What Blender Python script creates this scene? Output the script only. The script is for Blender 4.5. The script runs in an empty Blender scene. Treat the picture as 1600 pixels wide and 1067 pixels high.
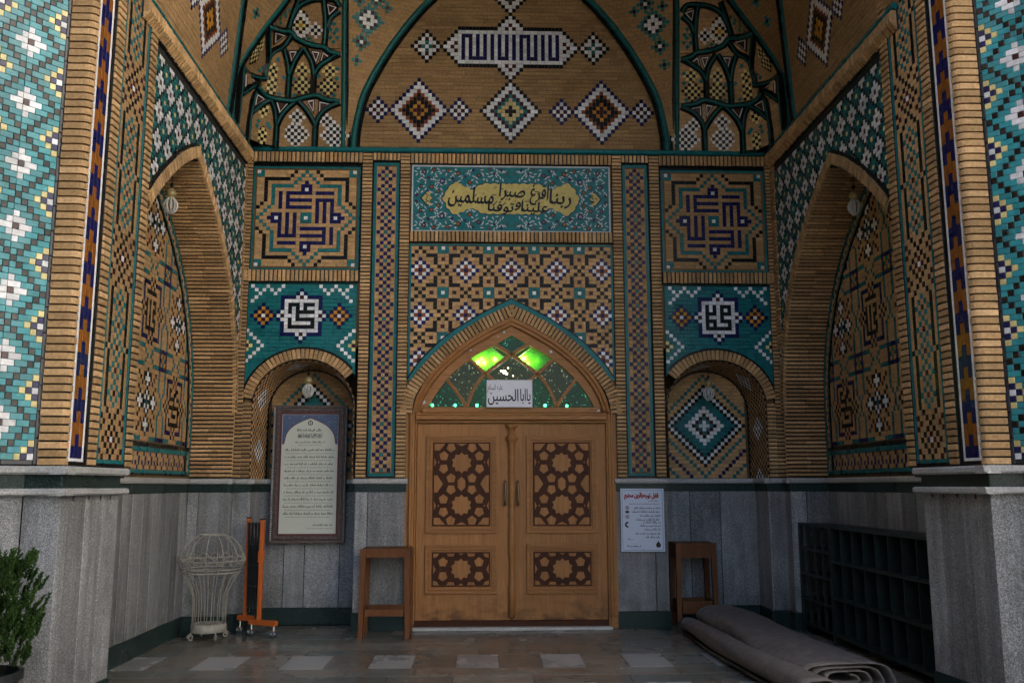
import bpy, math, random
from mathutils import Vector, Matrix
random.seed(7)
SC = bpy.context.scene
COL = SC.collection
R = math.radians

# ------------------------------------------------------------------ camera
cam_d = bpy.data.cameras.new('camera')
cam_d.sensor_width = 36.0
cam_d.lens = 1435.4 / 1600.0 * 36.0
cam_d.clip_start = 0.05
cam_d.clip_end = 2000.0
cam = bpy.data.objects.new('camera', cam_d)
COL.objects.link(cam)
yaw, pitch, roll = 0.0344, 0.156, -0.0017
s_, c_ = math.sin(yaw), math.cos(yaw)
sp_, cp_ = math.sin(pitch), math.cos(pitch)
rg = Vector((c_, -s_, 0)); up = Vector((-s_*sp_, -c_*sp_, cp_)); fw = Vector((s_*cp_, c_*cp_, sp_))
cr_, sr_ = math.cos(roll), math.sin(roll)
r2 = rg*cr_ + up*sr_; u2 = up*cr_ - rg*sr_
m = Matrix.Identity(4)
for i in range(3):
    m[i][0] = r2[i]; m[i][1] = u2[i]; m[i][2] = -fw[i]
m[0][3], m[1][3], m[2][3] = -0.3095, -9.1447, 1.3435
cam.matrix_world = m
SC.camera = cam

# ------------------------------------------------------------------ sky, sun, exposure
SUN_EL, SUN_AZ = R(36), R(-80)          # azimuth from +Y (behind the portal) towards +X
w = bpy.data.worlds.new('World'); SC.world = w; w.use_nodes = True
nt = w.node_tree
sky = nt.nodes.new('ShaderNodeTexSky'); sky.sky_type = 'NISHITA'; sky.sun_disc = False
sky.sun_elevation = SUN_EL; sky.sun_rotation = SUN_AZ
sky.air_density = 1.0; sky.dust_density = 2.5; sky.ozone_density = 1.0
bg = nt.nodes['Background']; bg.inputs['Strength'].default_value = 0.05
nt.links.new(sky.outputs[0], bg.inputs[0])
sl = bpy.data.lights.new('sun', 'SUN'); sl.energy = 5.0; sl.angle = R(0.5); sl.color = (1.0, 0.96, 0.91)
so = bpy.data.objects.new('sun', sl); COL.objects.link(so)
sd = Vector((math.sin(SUN_AZ)*math.cos(SUN_EL), math.cos(SUN_AZ)*math.cos(SUN_EL), math.sin(SUN_EL)))
so.rotation_euler = (-sd).to_track_quat('-Z', 'Y').to_euler(); so.location = (20, 20, 30)
SC.view_settings.view_transform = 'Standard'; SC.view_settings.look = 'None'
SC.view_settings.gamma = 1.0; SC.view_settings.use_curve_mapping = False
SC.view_settings.exposure = 3.0
SC.render.engine = 'CYCLES'
SC.cycles.max_bounces = 6; SC.cycles.diffuse_bounces = 4; SC.cycles.glossy_bounces = 3
SC.cycles.transparent_max_bounces = 10; SC.cycles.transmission_bounces = 4

F = -0.018                            # floor level

# ------------------------------------------------------------------ materials
def newmat(name):
    mt = bpy.data.materials.new(name); mt.use_nodes = True
    t = mt.node_tree; b = t.nodes['Principled BSDF']
    return mt, t, b
def nd(t, typ, **kw):
    n = t.nodes.new(typ)
    for k, v in kw.items(): setattr(n, k, v)
    return n
def math_n(t, op, a, b=None):
    n = nd(t, 'ShaderNodeMath', operation=op)
    for i, x in enumerate((a, b)):
        if x is None: continue
        if hasattr(x, 'is_output'): t.links.new(x, n.inputs[i])
        else: n.inputs[i].default_value = x
    return n.outputs[0]
def noise(t, scale, detail=4, rough=.55, vec=None, dist=0.0):
    n = nd(t, 'ShaderNodeTexNoise'); n.inputs['Scale'].default_value = scale
    n.inputs['Detail'].default_value = detail; n.inputs['Roughness'].default_value = rough
    n.inputs['Distortion'].default_value = dist
    if vec is not None: t.links.new(vec, n.inputs['Vector'])
    return n.outputs['Fac']
def coords(t, scale=None):
    tc = nd(t, 'ShaderNodeNewGeometry')
    o = tc.outputs['Position']
    if scale:
        mp = nd(t, 'ShaderNodeMapping'); mp.inputs['Scale'].default_value = scale
        t.links.new(o, mp.inputs['Vector']); o = mp.outputs[0]
    return o
def ramp(t, fac, stops):
    r_ = nd(t, 'ShaderNodeValToRGB')
    while len(r_.color_ramp.elements) < len(stops): r_.color_ramp.elements.new(.5)
    for e, (p, c) in zip(r_.color_ramp.elements, stops):
        e.position = p; e.color = (c[0], c[1], c[2], 1)
    t.links.new(fac, r_.inputs[0]); return r_.outputs[0]
def mul_col(t, col, val):
    n = nd(t, 'ShaderNodeMix', data_type='RGBA', blend_type='MULTIPLY'); n.inputs[0].default_value = 1
    for idx, x in ((6, col), (7, val)):
        if hasattr(x, 'is_output'): t.links.new(x, n.inputs[idx])
        else: n.inputs[idx].default_value = (x[0], x[1], x[2], 1)
    return n.outputs[2]
def mix_col(t, fac, a, b):
    n = nd(t, 'ShaderNodeMix', data_type='RGBA')
    if hasattr(fac, 'is_output'): t.links.new(fac, n.inputs[0])
    else: n.inputs[0].default_value = fac
    for idx, x in ((6, a), (7, b)):
        if hasattr(x, 'is_output'): t.links.new(x, n.inputs[idx])
        else: n.inputs[idx].default_value = (x[0], x[1], x[2], 1)
    return n.outputs[2]
def grey(t, v):
    n = nd(t, 'ShaderNodeCombineColor')
    for i in range(3): t.links.new(v, n.inputs[i])
    return n.outputs[0]
def mapr(t, v, a, b, c, d):
    n = nd(t, 'ShaderNodeMapRange')
    t.links.new(v, n.inputs[0])
    for i, x in enumerate((a, b, c, d)): n.inputs[i+1].default_value = x
    return n.outputs[0]
def bump(t, b, h, strength, dist=.005):
    n = nd(t, 'ShaderNodeBump'); n.inputs['Strength'].default_value = strength
    n.inputs['Distance'].default_value = dist
    t.links.new(h, n.inputs['Height']); t.links.new(n.outputs[0], b.inputs['Normal'])
def objrand(t, lo, hi):
    oi = nd(t, 'ShaderNodeObjectInfo'); return mapr(t, oi.outputs['Random'], 0, 1, lo, hi)

def mat_attr(name, rough, n_amp, n_scale, rnd, bstr, spec=.5, rvar=0.0):
    mt, t, b = newmat(name)
    at = nd(t, 'ShaderNodeAttribute', attribute_name='Col')
    p = coords(t)
    n1 = noise(t, n_scale, 5, .6, p); n2 = noise(t, 1.1, 3, .6, p)
    v = mapr(t, n1, .3, .7, 1-n_amp, 1+n_amp); v2 = mapr(t, n2, .3, .7, 1-.8*n_amp, 1+.6*n_amp)
    v = math_n(t, 'MULTIPLY', v, v2); v = math_n(t, 'MULTIPLY', v, objrand(t, 1-rnd, 1+rnd))
    t.links.new(mul_col(t, at.outputs['Color'], grey(t, v)), b.inputs['Base Color'])
    if rvar:
        t.links.new(mapr(t, noise(t, 9, 3, .5, p), .3, .7, rough-rvar, rough+rvar), b.inputs['Roughness'])
    else: b.inputs['Roughness'].default_value = rough
    b.inputs['Specular IOR Level'].default_value = spec
    bump(t, b, noise(t, n_scale*3, 4, .6, p), bstr, .004)
    return mt
M_GLAZE = mat_attr('glazed_tile', .30, .16, 30, .14, .12, .16, .08)
M_GLAZEF = mat_attr('glossy_glazed_tile', .22, .16, 30, .20, .10, .5, .07)
M_BRICK = mat_attr('fired_brick', .85, .24, 45, .22, .6, .12)
def brick_hue():
    t = M_BRICK.node_tree; b = t.nodes['Principled BSDF']; lk = b.inputs['Base Color'].links[0]; src = lk.from_socket
    oi = nd(t, 'ShaderNodeObjectInfo'); r1 = mapr(t, oi.outputs['Random'], .72, 1, 0, .55)
    c = mix_col(t, r1, src, mul_col(t, src, (1.25, 1.30, 1.45)))
    r2_ = math_n(t, 'MULTIPLY', mapr(t, noise(t, 2.3, 3, .6, coords(t)), .55, .72, 0, .5), 1.0)
    c = mix_col(t, r2_, c, mul_col(t, c, (.72, .66, .60)))
    # pale efflorescence and soot in soft patches
    r3 = mapr(t, noise(t, 6.5, 5, .7, coords(t)), .60, .75, 0, .35)
    c = mix_col(t, r3, c, mul_col(t, c, (1.22, 1.26, 1.34)))
    t.links.new(c, b.inputs['Base Color'])
brick_hue()
M_PAINT = mat_attr('matt_paint', .55, .08, 20, .05, .1, .4)
MOS = [M_GLAZE, M_BRICK]

def mat_stone(name, base, speck, rough, contrast, vein=None, rnd=.12, spec=.18, streak=False, vamt=.6):
    mt, t, b = newmat(name)
    p = coords(t)
    f1 = noise(t, 160, 2, .7, p); f2 = noise(t, 55, 4, .6, p); f3 = noise(t, 1.6, 4, .6, p)
    c = ramp(t, f1, [(.36, [x*(1-contrast) for x in base]), (.5, base), (.64, speck)])
    v = math_n(t, 'MULTIPLY', mapr(t, f2, .3, .7, .8, 1.2), mapr(t, f3, .25, .75, .72, 1.22))
    if streak:   # rain and dust streaks that run down the slabs
        ps = coords(t, (9, 9, .5)); st = noise(t, 1.6, 5, .65, ps)
        v = math_n(t, 'MULTIPLY', v, mapr(t, st, .3, .7, .70, 1.22))
        bl = noise(t, 3.2, 5, .7, coords(t, (1, 1, .45))); v = math_n(t, 'MULTIPLY', v, mapr(t, bl, .52, .70, 1.0, .66))
        sp = nd(t, 'ShaderNodeSeparateXYZ'); t.links.new(coords(t), sp.inputs[0])
        dirt = math_n(t, 'MULTIPLY', mapr(t, sp.outputs[2], .12, .5, 1, 0), mapr(t, noise(t, 7, 5, .65, coords(t)), .38, .62, 0, 1))
        v = math_n(t, 'MULTIPLY', v, mapr(t, dirt, 0, 1, 1.0, .62))
    v = math_n(t, 'MULTIPLY', v, objrand(t, 1-rnd, 1+rnd))
    c = mul_col(t, c, grey(t, v))
    if vein:
        pv = coords(t, vein[1]); fv = noise(t, 1.0, 6, .65, pv, .8)
        c = mix_col(t, mapr(t, fv, .47, .66, 0, vamt), c, vein[0])
    t.links.new(c, b.inputs['Base Color']); b.inputs['Roughness'].default_value = rough
    t.links.new(mapr(t, f3, .3, .7, rough-.08, rough+.12), b.inputs['Roughness'])
    b.inputs['Specular IOR Level'].default_value = spec
    bump(t, b, f2, .15, .003)
    return mt
M_GRANITE = mat_stone('grey_granite', (.255, .257, .265), (.47, .465, .47), .5, .45, None, .26, .15, True)
M_LEDGE = mat_stone('pale_marble_ledge', (.42, .41, .40), (.55, .54, .53), .42, .3)
M_GREEN = mat_stone('dark_green_marble', (.018, .036, .034), (.05, .075, .07), .3, .5, None, .15)
M_FLOORL = mat_stone('light_grey_slab', (.37, .365, .355), (.44, .43, .42), .28, .15, ((.26, .22, .19), (2.2, 6, 3)), .10, .5, False, .25)
M_FLOORD = mat_stone('veined_marble_slab', (.195, .185, .155), (.28, .265, .225), .22, .4, ((.22, .10, .055), (2.2, 10, 3)), .28, .5)
M_FLOORG = mat_stone('green_marble_slab', (.15, .162, .145), (.225, .235, .21), .22, .4, ((.21, .12, .07), (2.6, 12, 3)), .25, .5)
M_GROUND = mat_stone('courtyard_paving', (.24, .225, .20), (.29, .275, .25), .7, .2)
M_MORTAR = newmat('dark_mortar')[0]
_t = M_MORTAR.node_tree; _b = _t.nodes['Principled BSDF']; _b.inputs['Roughness'].default_value = .95
_t.links.new(ramp(_t, noise(_t, 30, 4, .6, coords(_t)), [(.3, (.012, .012, .012)), (.7, (.03, .028, .025))]), _b.inputs['Base Color'])

def mat_wood(name, c1, c2, scale, rough=.45, stain=False, rnd=.08):
    mt, t, b = newmat(name)
    p = coords(t, scale)
    f = noise(t, 1, 6, .6, p, 1.2); g = noise(t, 3.5, 4, .6, p)
    c = ramp(t, f, [(.25, c1), (.75, c2)])
    v = math_n(t, 'MULTIPLY', mapr(t, g, .3, .7, .85, 1.12), objrand(t, 1-rnd, 1+rnd))
    c = mul_col(t, c, grey(t, v))
    if stain:   # scuffed, water stained foot of the door
        ps = nd(t, 'ShaderNodeSeparateXYZ'); t.links.new(coords(t), ps.inputs[0])
        hz = mapr(t, ps.outputs[2], .06, .36, 1, 0)
        fs = mapr(t, noise(t, 5, 4, .6, coords(t, (1, 1, 1.6))), .42, .62, 0, 1)
        c = mix_col(t, math_n(t, 'MULTIPLY', math_n(t, 'MULTIPLY', hz, fs), .8), c, (.06, .028, .014))
    t.links.new(c, b.inputs['Base Color']); b.inputs['Roughness'].default_value = rough
    b.inputs['Specular IOR Level'].default_value = .2
    bump(t, b, f, .12, .003)
    return mt
M_DOOR = mat_wood('varnished_door_wood', (.29, .125, .042), (.42, .20, .074), (22, 22, 1.6), .5, True)
M_DOORH = mat_wood('varnished_rail_wood', (.28, .118, .039), (.39, .182, .066), (1.6, 22, 22), .42, False)
M_DOORD = mat_wood('dark_carved_wood', (.040, .013, .006), (.075, .024, .010), (30, 30, 6), .6)
M_STOOL = mat_wood('stool_wood', (.115, .042, .015), (.185, .072, .027), (14, 14, 2.5), .5)

def flat(name, col, rough=.5, metal=0.0, spec=.25, nz=.12, nscale=25, emit=None, bmp=0.0):
    mt, t, b = newmat(name)
    p = coords(t)
    v = mapr(t, noise(t, nscale, 4, .6, p), .3, .7, 1-nz, 1+nz)
    t.links.new(mul_col(t, col, grey(t, v)), b.inputs['Base Color'])
    b.inputs['Roughness'].default_value = rough; b.inputs['Metallic'].default_value = metal
    b.inputs['Specular IOR Level'].default_value = spec
    if bmp: bump(t, b, noise(t, nscale*4, 4, .6, p), bmp, .004)
    if emit:
        b.inputs['Emission Color'].default_value = (*emit[0], 1); b.inputs['Emission Strength'].default_value = emit[1]
    return mt
M_INK = flat('black_ink', (.008, .008, .010), .4)
M_RED = flat('red_ink', (.30, .008, .012), .4)
M_PAPER = flat('poster_paper', (.56, .62, .76), .35, nz=.04, nscale=3)
M_SIGN = flat('white_sign_sheet', (.76, .74, .80), .35, nz=.05, nscale=6)
M_BLUE = flat('blue_print', (.085, .115, .20), .4)
M_SCROLL = flat('framed_paper', (.56, .57, .50), .35, nz=.05, nscale=4)
M_FRAME = flat('carved_frame', (.105, .078, .070), .45, nz=.45, nscale=40, bmp=.4)
M_FRAMEIN = flat('maroon_frame_strip', (.12, .035, .04), .4)
M_PEARL = flat('inlaid_beads', (.38, .37, .36), .4, nz=.4, nscale=70)
M_ORANGE = flat('orange_powder_coat', (.50, .115, .022), .4, nz=.12, nscale=12)
M_BLACK = flat('black_plastic', (.012, .012, .013), .5)
M_CHROME = flat('chrome', (.55, .55, .55), .25, 1.0)
M_IRON = flat('white_painted_iron', (.36, .335, .285), .6, nz=.3, nscale=18, bmp=.3)
M_RACK = flat('dark_green_rack_metal', (.014, .023, .020), .42, 0, .5, .2, 10)
M_FELT = flat('grey_brown_felt', (.17, .145, .13), 1.0, 0, .15, .2, 14, bmp=.7)
M_FELTD = flat('felt_back', (.04, .035, .035), 1.0, 0, .1, .2, 30, bmp=.7)
M_POT = flat('black_plant_pot', (.02, .022, .022), .5)
M_STEM = flat('shrub_stem', (.10, .06, .035), .8)
M_WHITEGL = flat('white_lamp_glass', (.62, .60, .57), .3, nz=.1)
M_BRASS = flat('dull_brass', (.42, .33, .16), .5, .3, nz=.25)
M_SILVER = flat('silver_patch', (.42, .42, .48), .35, .5)
M_HANDLE = flat('bronze_handle', (.20, .16, .11), .35, .8)
M_HALL = flat('hall_plaster', (.22, .26, .22), .7)
M_LED = flat('green_led', (.1, .8, .3), .4, emit=((.35, 1.0, .45), 5))
M_BULB = flat('green_lit_bulb', (.3, .9, .1), .4, emit=((.50, 1.0, .22), 7))
M_SPARK = flat('glowing_glint', (.8, .9, .8), .3, emit=((.75, 1.0, .8), .55))
M_WBULB = flat('white_lit_bulb', (.9, .9, .8), .4, emit=((1.0, .9, .7), 4))
def leaf_mat():
    mt, t, b = newmat('cypress_leaf')
    at = nd(t, 'ShaderNodeAttribute', attribute_name='Col')
    t.links.new(at.outputs['Color'], b.inputs['Base Color']); b.inputs['Roughness'].default_value = .6
    b.inputs['Specular IOR Level'].default_value = .25
    return mt
M_LEAF = leaf_mat()
def glass_mat(name, tint, gloss=.03):
    mt, t, b = newmat(name)
    t.nodes.remove(b)
    tr = nd(t, 'ShaderNodeBsdfTransparent'); gl = nd(t, 'ShaderNodeBsdfGlossy'); mx = nd(t, 'ShaderNodeMixShader')
    p = coords(t); v = mapr(t, noise(t, 60, 3, .6, p), .3, .7, .55, 1.15)
    t.links.new(mul_col(t, tint, grey(t, v)), tr.inputs[0]); gl.inputs['Roughness'].default_value = .12
    mx.inputs[0].default_value = gloss
    t.links.new(tr.outputs[0], mx.inputs[1]); t.links.new(gl.outputs[0], mx.inputs[2])
    t.links.new(mx.outputs[0], t.nodes['Material Output'].inputs[0])
    return mt
M_GLTEAL = glass_mat('teal_glass', (.05, .46, .30))
M_GLGREEN = glass_mat('bright_green_glass', (.30, .80, .08))
M_GLGREY = glass_mat('smoky_glass', (.46, .36, .22))

PAL = {  # glaze and brick colours (linear), material slot; inner teal darkened for porch shade
 't': ((.475, .290, .138), 1), 'g': ((.013, .145, .155), 0), 'G': ((.032, .26, .295), 0), 'w': ((.74, .73, .74), 0),
 'n': ((.007, .008, .075), 0), 'k': ((.006, .006, .007), 0), 'o': ((.52, .23, .03), 0), 'y': ((.72, .60, .26), 0),
 'r': ((.050, .010, .012), 0), 'u': ((.24, .065, .018), 0), 'c': ((.62, .47, .22), 0), 'b': ((.055, .022, .014), 0),
 'x': ((.010, .010, .010), 0), 'T': ((.37, .225, .105), 1)}

# ------------------------------------------------------------------ mesh builder
class MB:
    def __init__(s): s.v = []; s.f = []; s.c = []; s.m = []
    def face(s, pts, col=(.5, .5, .5), mi=0):
        n = len(s.v); s.v += [tuple(p) for p in pts]; s.f.append(tuple(range(n, n+len(pts)))); s.c.append(col); s.m.append(mi)
    def faces(s, vs, fs, col=(.5, .5, .5), mi=0):
        n = len(s.v); s.v += [tuple(p) for p in vs]
        for f in fs: s.f.append(tuple(i+n for i in f)); s.c.append(col); s.m.append(mi)
    def box(s, x0, x1, y0, y1, z0, z1, col=(.5, .5, .5), mi=0):
        vs = [(x, y, z) for x in (x0, x1) for y in (y0, y1) for z in (z0, z1)]
        s.faces(vs, [(0, 1, 3, 2), (4, 6, 7, 5), (0, 4, 5, 1), (2, 3, 7, 6), (0, 2, 6, 4), (1, 5, 7, 3)], col, mi)
    def obox(s, c, U, V, N, w_, h, d, bev=0.0, col=(.5, .5, .5), mi=0, back=False):
        """box whose front face centre is c, extending d behind along -N; front edges chamfered"""
        U = Vector(U); V = Vector(V); N = Vector(N); c = Vector(c)
        fr = [c + U*(a*(w_/2-bev)) + V*(b*(h/2-bev)) for a, b in ((-1, -1), (1, -1), (1, 1), (-1, 1))]
        bk = [c + U*(a*w_/2) + V*(b*h/2) - N*bev for a, b in ((-1, -1), (1, -1), (1, 1), (-1, 1))]
        fs = [(0, 1, 2, 3)] + [(i, i+4, (i+1) % 4+4, (i+1) % 4) for i in range(4)]
        vs = fr + bk
        if d > bev + 1e-5:
            vs += [p - N*(d-bev) for p in bk]
            fs += [(i+4, i+8, (i+1) % 4+8, (i+1) % 4+4) for i in range(4)]
            if back: fs.append((11, 10, 9, 8))
        s.faces(vs, fs, col, mi)
    def tube(s, path, r, n=8, col=(.5, .5, .5), mi=0, caps=True, closed=False):
        P = [Vector(p) for p in path]; k = len(P); rings = []
        nrm = None
        for i in range(k):
            if closed: tg = P[(i+1) % k] - P[i-1]
            else: tg = P[min(i+1, k-1)] - P[max(i-1, 0)]
            tg = tg.normalized() if tg.length > 1e-9 else Vector((0, 0, 1))
            if nrm is None:
                a = Vector((0, 0, 1)) if abs(tg.z) < .9 else Vector((1, 0, 0))
                nrm = (a - tg*a.dot(tg)).normalized()
            else:
                nrm = nrm - tg*nrm.dot(tg)
                nrm = nrm.normalized() if nrm.length > 1e-6 else Vector((1, 0, 0))
            bn = tg.cross(nrm); rr = r[i] if isinstance(r, (list, tuple)) else r
            rings.append([P[i] + (nrm*math.cos(2*math.pi*j/n) + bn*math.sin(2*math.pi*j/n))*rr for j in range(n)])
        vs = [p for q in rings for p in q]; fs = []
        for i in range(k if closed else k-1):
            a = i*n; b = ((i+1) % k)*n
            fs += [(a+j, a+(j+1) % n, b+(j+1) % n, b+j) for j in range(n)]
        if caps and not closed: fs += [tuple(range(n-1, -1, -1)), tuple((k-1)*n+j for j in range(n))]
        s.faces(vs, fs, col, mi)
    def lathe(s, c, prof, n=16, col=(.5, .5, .5), mi=0):
        c = Vector(c); vs = []; fs = []
        for (r, z) in prof:
            vs += [c + Vector((r*math.cos(2*math.pi*j/n), r*math.sin(2*math.pi*j/n), z)) for j in range(n)]
        for i in range(len(prof)-1):
            fs += [(i*n+j, i*n+(j+1) % n, (i+1)*n+(j+1) % n, (i+1)*n+j) for j in range(n)]
        s.faces(vs, fs, col, mi)
    def sphere(s, c, r, n=10, k=6, col=(.5, .5, .5), mi=0, sz=1.0):
        s.lathe(c, [(max(r*math.sin(math.pi*i/k), 1e-4), -r*sz*math.cos(math.pi*i/k)) for i in range(k+1)], n, col, mi)
    def prism(s, poly, P, U, V, N, d, col=(.5, .5, .5), mi=0, bev=0.0):
        """2-D polygon raised: front face at P plane, sides go d behind"""
        P = Vector(P); U = Vector(U); V = Vector(V); N = Vector(N)
        k = len(poly)
        if bev:
            cx = sum(p[0] for p in poly)/k; cy = sum(p[1] for p in poly)/k
            sz = max(math.hypot(p[0]-cx, p[1]-cy) for p in poly); q = max(.3, 1-bev/sz)
            fr = [P + U*(cx+(a-cx)*q) + V*(cy+(b-cy)*q) for a, b in poly]
        else: fr = [P + U*a + V*b for a, b in poly]
        bk = [P + U*a + V*b - N*d for a, b in poly]
        s.faces(fr+bk, [tuple(range(k))] + [(i, i+k, (i+1) % k+k, (i+1) % k) for i in range(k)], col, mi)
    def build(s, name, parent=None, mats=None, kind=None, smooth=False, label=None):
        me = bpy.data.meshes.new(name)
        me.from_pydata(s.v, [], s.f)
        if mats is None: mats = [M_BRICK]
        if not isinstance(mats, (list, tuple)): mats = [mats]
        for q in mats: me.materials.append(q)
        me.polygons.foreach_set('material_index', s.m)
        at = me.attributes.new('Col', 'FLOAT_COLOR', 'FACE')
        at.data.foreach_set('color', [x for c in s.c for x in (c[0], c[1], c[2], 1.0)])
        if smooth: me.polygons.foreach_set('use_smooth', [True]*len(s.f))
        me.validate(); me.update()
        o = bpy.data.objects.new(name, me); COL.objects.link(o)
        if kind: o['kind'] = kind
        if label: o['label'] = label
        if parent is not None: attach(o, parent)
        return o

def attach(o, p, local=False):
    o.parent = p
    if p.type == 'EMPTY' and not local:
        o.matrix_parent_inverse = Matrix.Translation(-p.location)
def thing(name, label, cat, loc=(0, 0, F), group=None):
    o = bpy.data.objects.new(name, None); COL.objects.link(o)
    o.empty_display_size = .2; o.location = loc
    o['label'] = label; o['category'] = cat
    if group: o['group'] = group
    return o
def tag(o, label, cat, group=None):
    o['label'] = label; o['category'] = cat
    if group: o['group'] = group
def jit(c, a=.1):
    k = 1 + random.uniform(-a, a); return (c[0]*k, c[1]*k*(1+random.uniform(-.02, .02)), c[2]*k*(1+random.uniform(-.04, .04)))

_mc = {}
def brick_mesh(name, w_, h, d, bev, col, mats, mi=0):
    key = (name, round(w_, 4), round(h, 4), round(d, 4), round(bev, 4), col, mats[mi].name)
    if key not in _mc:
        b = MB(); b.obox((0, 0, 0), (1, 0, 0), (0, 1, 0), (0, 0, 1), w_, h, d, bev, col, 0)
        me = bpy.data.meshes.new(name); me.from_pydata(b.v, [], b.f)
        me.materials.append(mats[mi])
        at = me.attributes.new('Col', 'FLOAT_COLOR', 'FACE')
        at.data.foreach_set('color', [x for c in b.c for x in (c[0], c[1], c[2], 1.0)])
        me.update(); _mc[key] = me
    return _mc[key]
def basis(c, U, V, N):
    U = Vector(U); V = Vector(V); N = Vector(N)
    mm = Matrix.Identity(4)
    for i in range(3):
        mm[i][0] = U[i]; mm[i][1] = V[i]; mm[i][2] = N[i]; mm[i][3] = c[i]
    return mm
def put(name, me, parent, mat):
    o = bpy.data.objects.new(name, me); COL.objects.link(o)
    o.parent = parent
    if parent.type == 'EMPTY': o.matrix_parent_inverse = Matrix.Translation(-parent.location)
    o.matrix_basis = mat
    return o
TAN = PAL['t'][0]
def tilt(mm, a):
    """hand laid: a piece sits a fraction of a degree out of true"""
    return mm @ Matrix.Rotation(random.uniform(-a, a), 4, 'X') @ Matrix.Rotation(random.uniform(-a, a), 4, 'Y') @ Matrix.Rotation(random.uniform(-a, a)*.5, 4, 'Z')
class Bricks:
    """bricks of one part: single objects while the budget of the thing lasts, the rest joined"""
    def __init__(s, part, budget, mats=None, name='brick'):
        s.part = part; s.budget = budget; s.mb = MB(); s.mats = mats or [M_BRICK]; s.name = name
    def add(s, c, U, V, N, w_, h, d, bev=.004, col=None, single=True):
        col = col or TAN
        c = Vector(c) + Vector(N)*random.uniform(-.0028, .0028)
        if single and s.budget[0] > 0:
            s.budget[0] -= 1
            put(s.name, brick_mesh(s.name, w_, h, d, bev, col, s.mats), s.part, tilt(basis(c, U, V, N), .012))
        else: s.mb.obox(c, U, V, N, w_*random.uniform(.985, 1), h*random.uniform(.94, 1.02), d, bev, jit(col, .24))
    def done(s):
        if s.mb.f: s.mb.build(s.name, s.part, s.mats, kind='stuff')

Z = Vector((0, 0, 1))
def mosaic(mb, P, U, V, N, cs, c0, c1, r0, r1, fn, keep=None, run=None, g=.0022, h=.0045, hv=.0012, jt=.15, csv=None, tj={}):
    """tiles on a grid; cell (0,0) is centred on P; rows count downwards like the pattern"""
    P = Vector(P); U = Vector(U); V = Vector(V); N = Vector(N); run = run or {}
    csv = csv or cs
    for r in range(r0, r1+1):
        c = c0
        while c <= c1:
            if keep and not keep(c, r): c += 1; continue
            ch = fn(c, r)
            if ch is None or ch == ' ': c += 1; continue
            L = 1; mx = run.get(ch, 1)
            if mx > 1:
                if c == c0 or fn(c-1, r) != ch: mx = random.choice([max(1, mx-1), mx]) if (r % 2) else mx
                while L < mx and c+L <= c1 and fn(c+L, r) == ch and (not keep or keep(c+L, r)): L += 1
            col, mi = PAL[ch]
            ctr = P + U*((c+(L-1)/2)*cs) - V*(r*csv) + N*(h+random.uniform(-hv, hv))
            ta, tb_ = random.uniform(-.016, .016), random.uniform(-.016, .016)
            mb.obox(ctr, U-N*ta, V-N*tb_, (N+U*ta+V*tb_).normalized(), L*cs-g, csv-g, h+.002, .0018, jit(col, tj.get(ch, jt)), mi)
            c += L
    return mb

def lerp_curve(pts, x):
    for (a, b), (c, d) in zip(pts[:-1], pts[1:]):
        if (a <= x <= c) or (c <= x <= a):
            return b + (d-b)*(x-a)/(c-a) if c != a else b
    return pts[-1][1] if abs(x-pts[-1][0]) < abs(x-pts[0][0]) else pts[0][1]
def smooth_curve(pts, n=8):
    """Catmull-Rom through 2-D/3-D points"""
    P = [Vector(p) for p in pts]; out = []
    for i in range(len(P)-1):
        p0 = P[i-1] if i else P[0]*2-P[1]; p1 = P[i]; p2 = P[i+1]; p3 = P[i+2] if i+2 < len(P) else P[i+1]*2-P[i]
        for k in range(n):
            t = k/n
            out.append(.5*((2*p1)+(p2-p0)*t+(2*p0-5*p1+4*p2-p3)*t*t+(3*p1-p0-3*p2+p3)*t**3))
    out.append(P[-1]); return out
def resample(pts, step=None, n=None):
    d = [0]
    for a, b in zip(pts[:-1], pts[1:]): d.append(d[-1]+(b-a).length)
    L = d[-1]; n = n or max(1, round(L/step)); out = []; j = 0
    for i in range(n+1):
        x = L*i/n
        while j < len(d)-2 and d[j+1] < x: j += 1
        t = (x-d[j])/max(1e-9, d[j+1]-d[j]); out.append(pts[j].lerp(pts[j+1], t))
    return out
def inside_poly(poly, x, y):
    ins = False; j = len(poly)-1
    for i in range(len(poly)):
        xi, yi = poly[i][0], poly[i][1]; xj, yj = poly[j][0], poly[j][1]
        if (yi > y) != (yj > y) and x < (xj-xi)*(y-yi)/(yj-yi)+xi: ins = not ins
        j = i
    return ins
def ring(br, curve, P, U, V, N, pitch, length, depth, gap=.0110, out=1, proud=0.0, single=True, bev=.004):
    """voussoirs: curve is the outer (out=1) edge in (a,b); bricks run inwards by length"""
    pts = resample(curve, step=pitch)
    P = Vector(P); U = Vector(U); V = Vector(V); N = Vector(N)
    for a, b in zip(pts[:-1], pts[1:]):
        t = (b-a).normalized(); nr = Vector((-t[1], t[0]))*out
        mid = (a+b)/2 + nr*(length/2)
        wd = (b-a).length
        TU = U*t[0]+V*t[1]; TV = U*nr[0]+V*nr[1]
        if TU.cross(TV).dot(N) < 0: TU = -TU
        br.add(P+U*mid[0]+V*mid[1]+N*proud, TU, TV, N, wd-gap, length, depth, bev, single=single)
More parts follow.
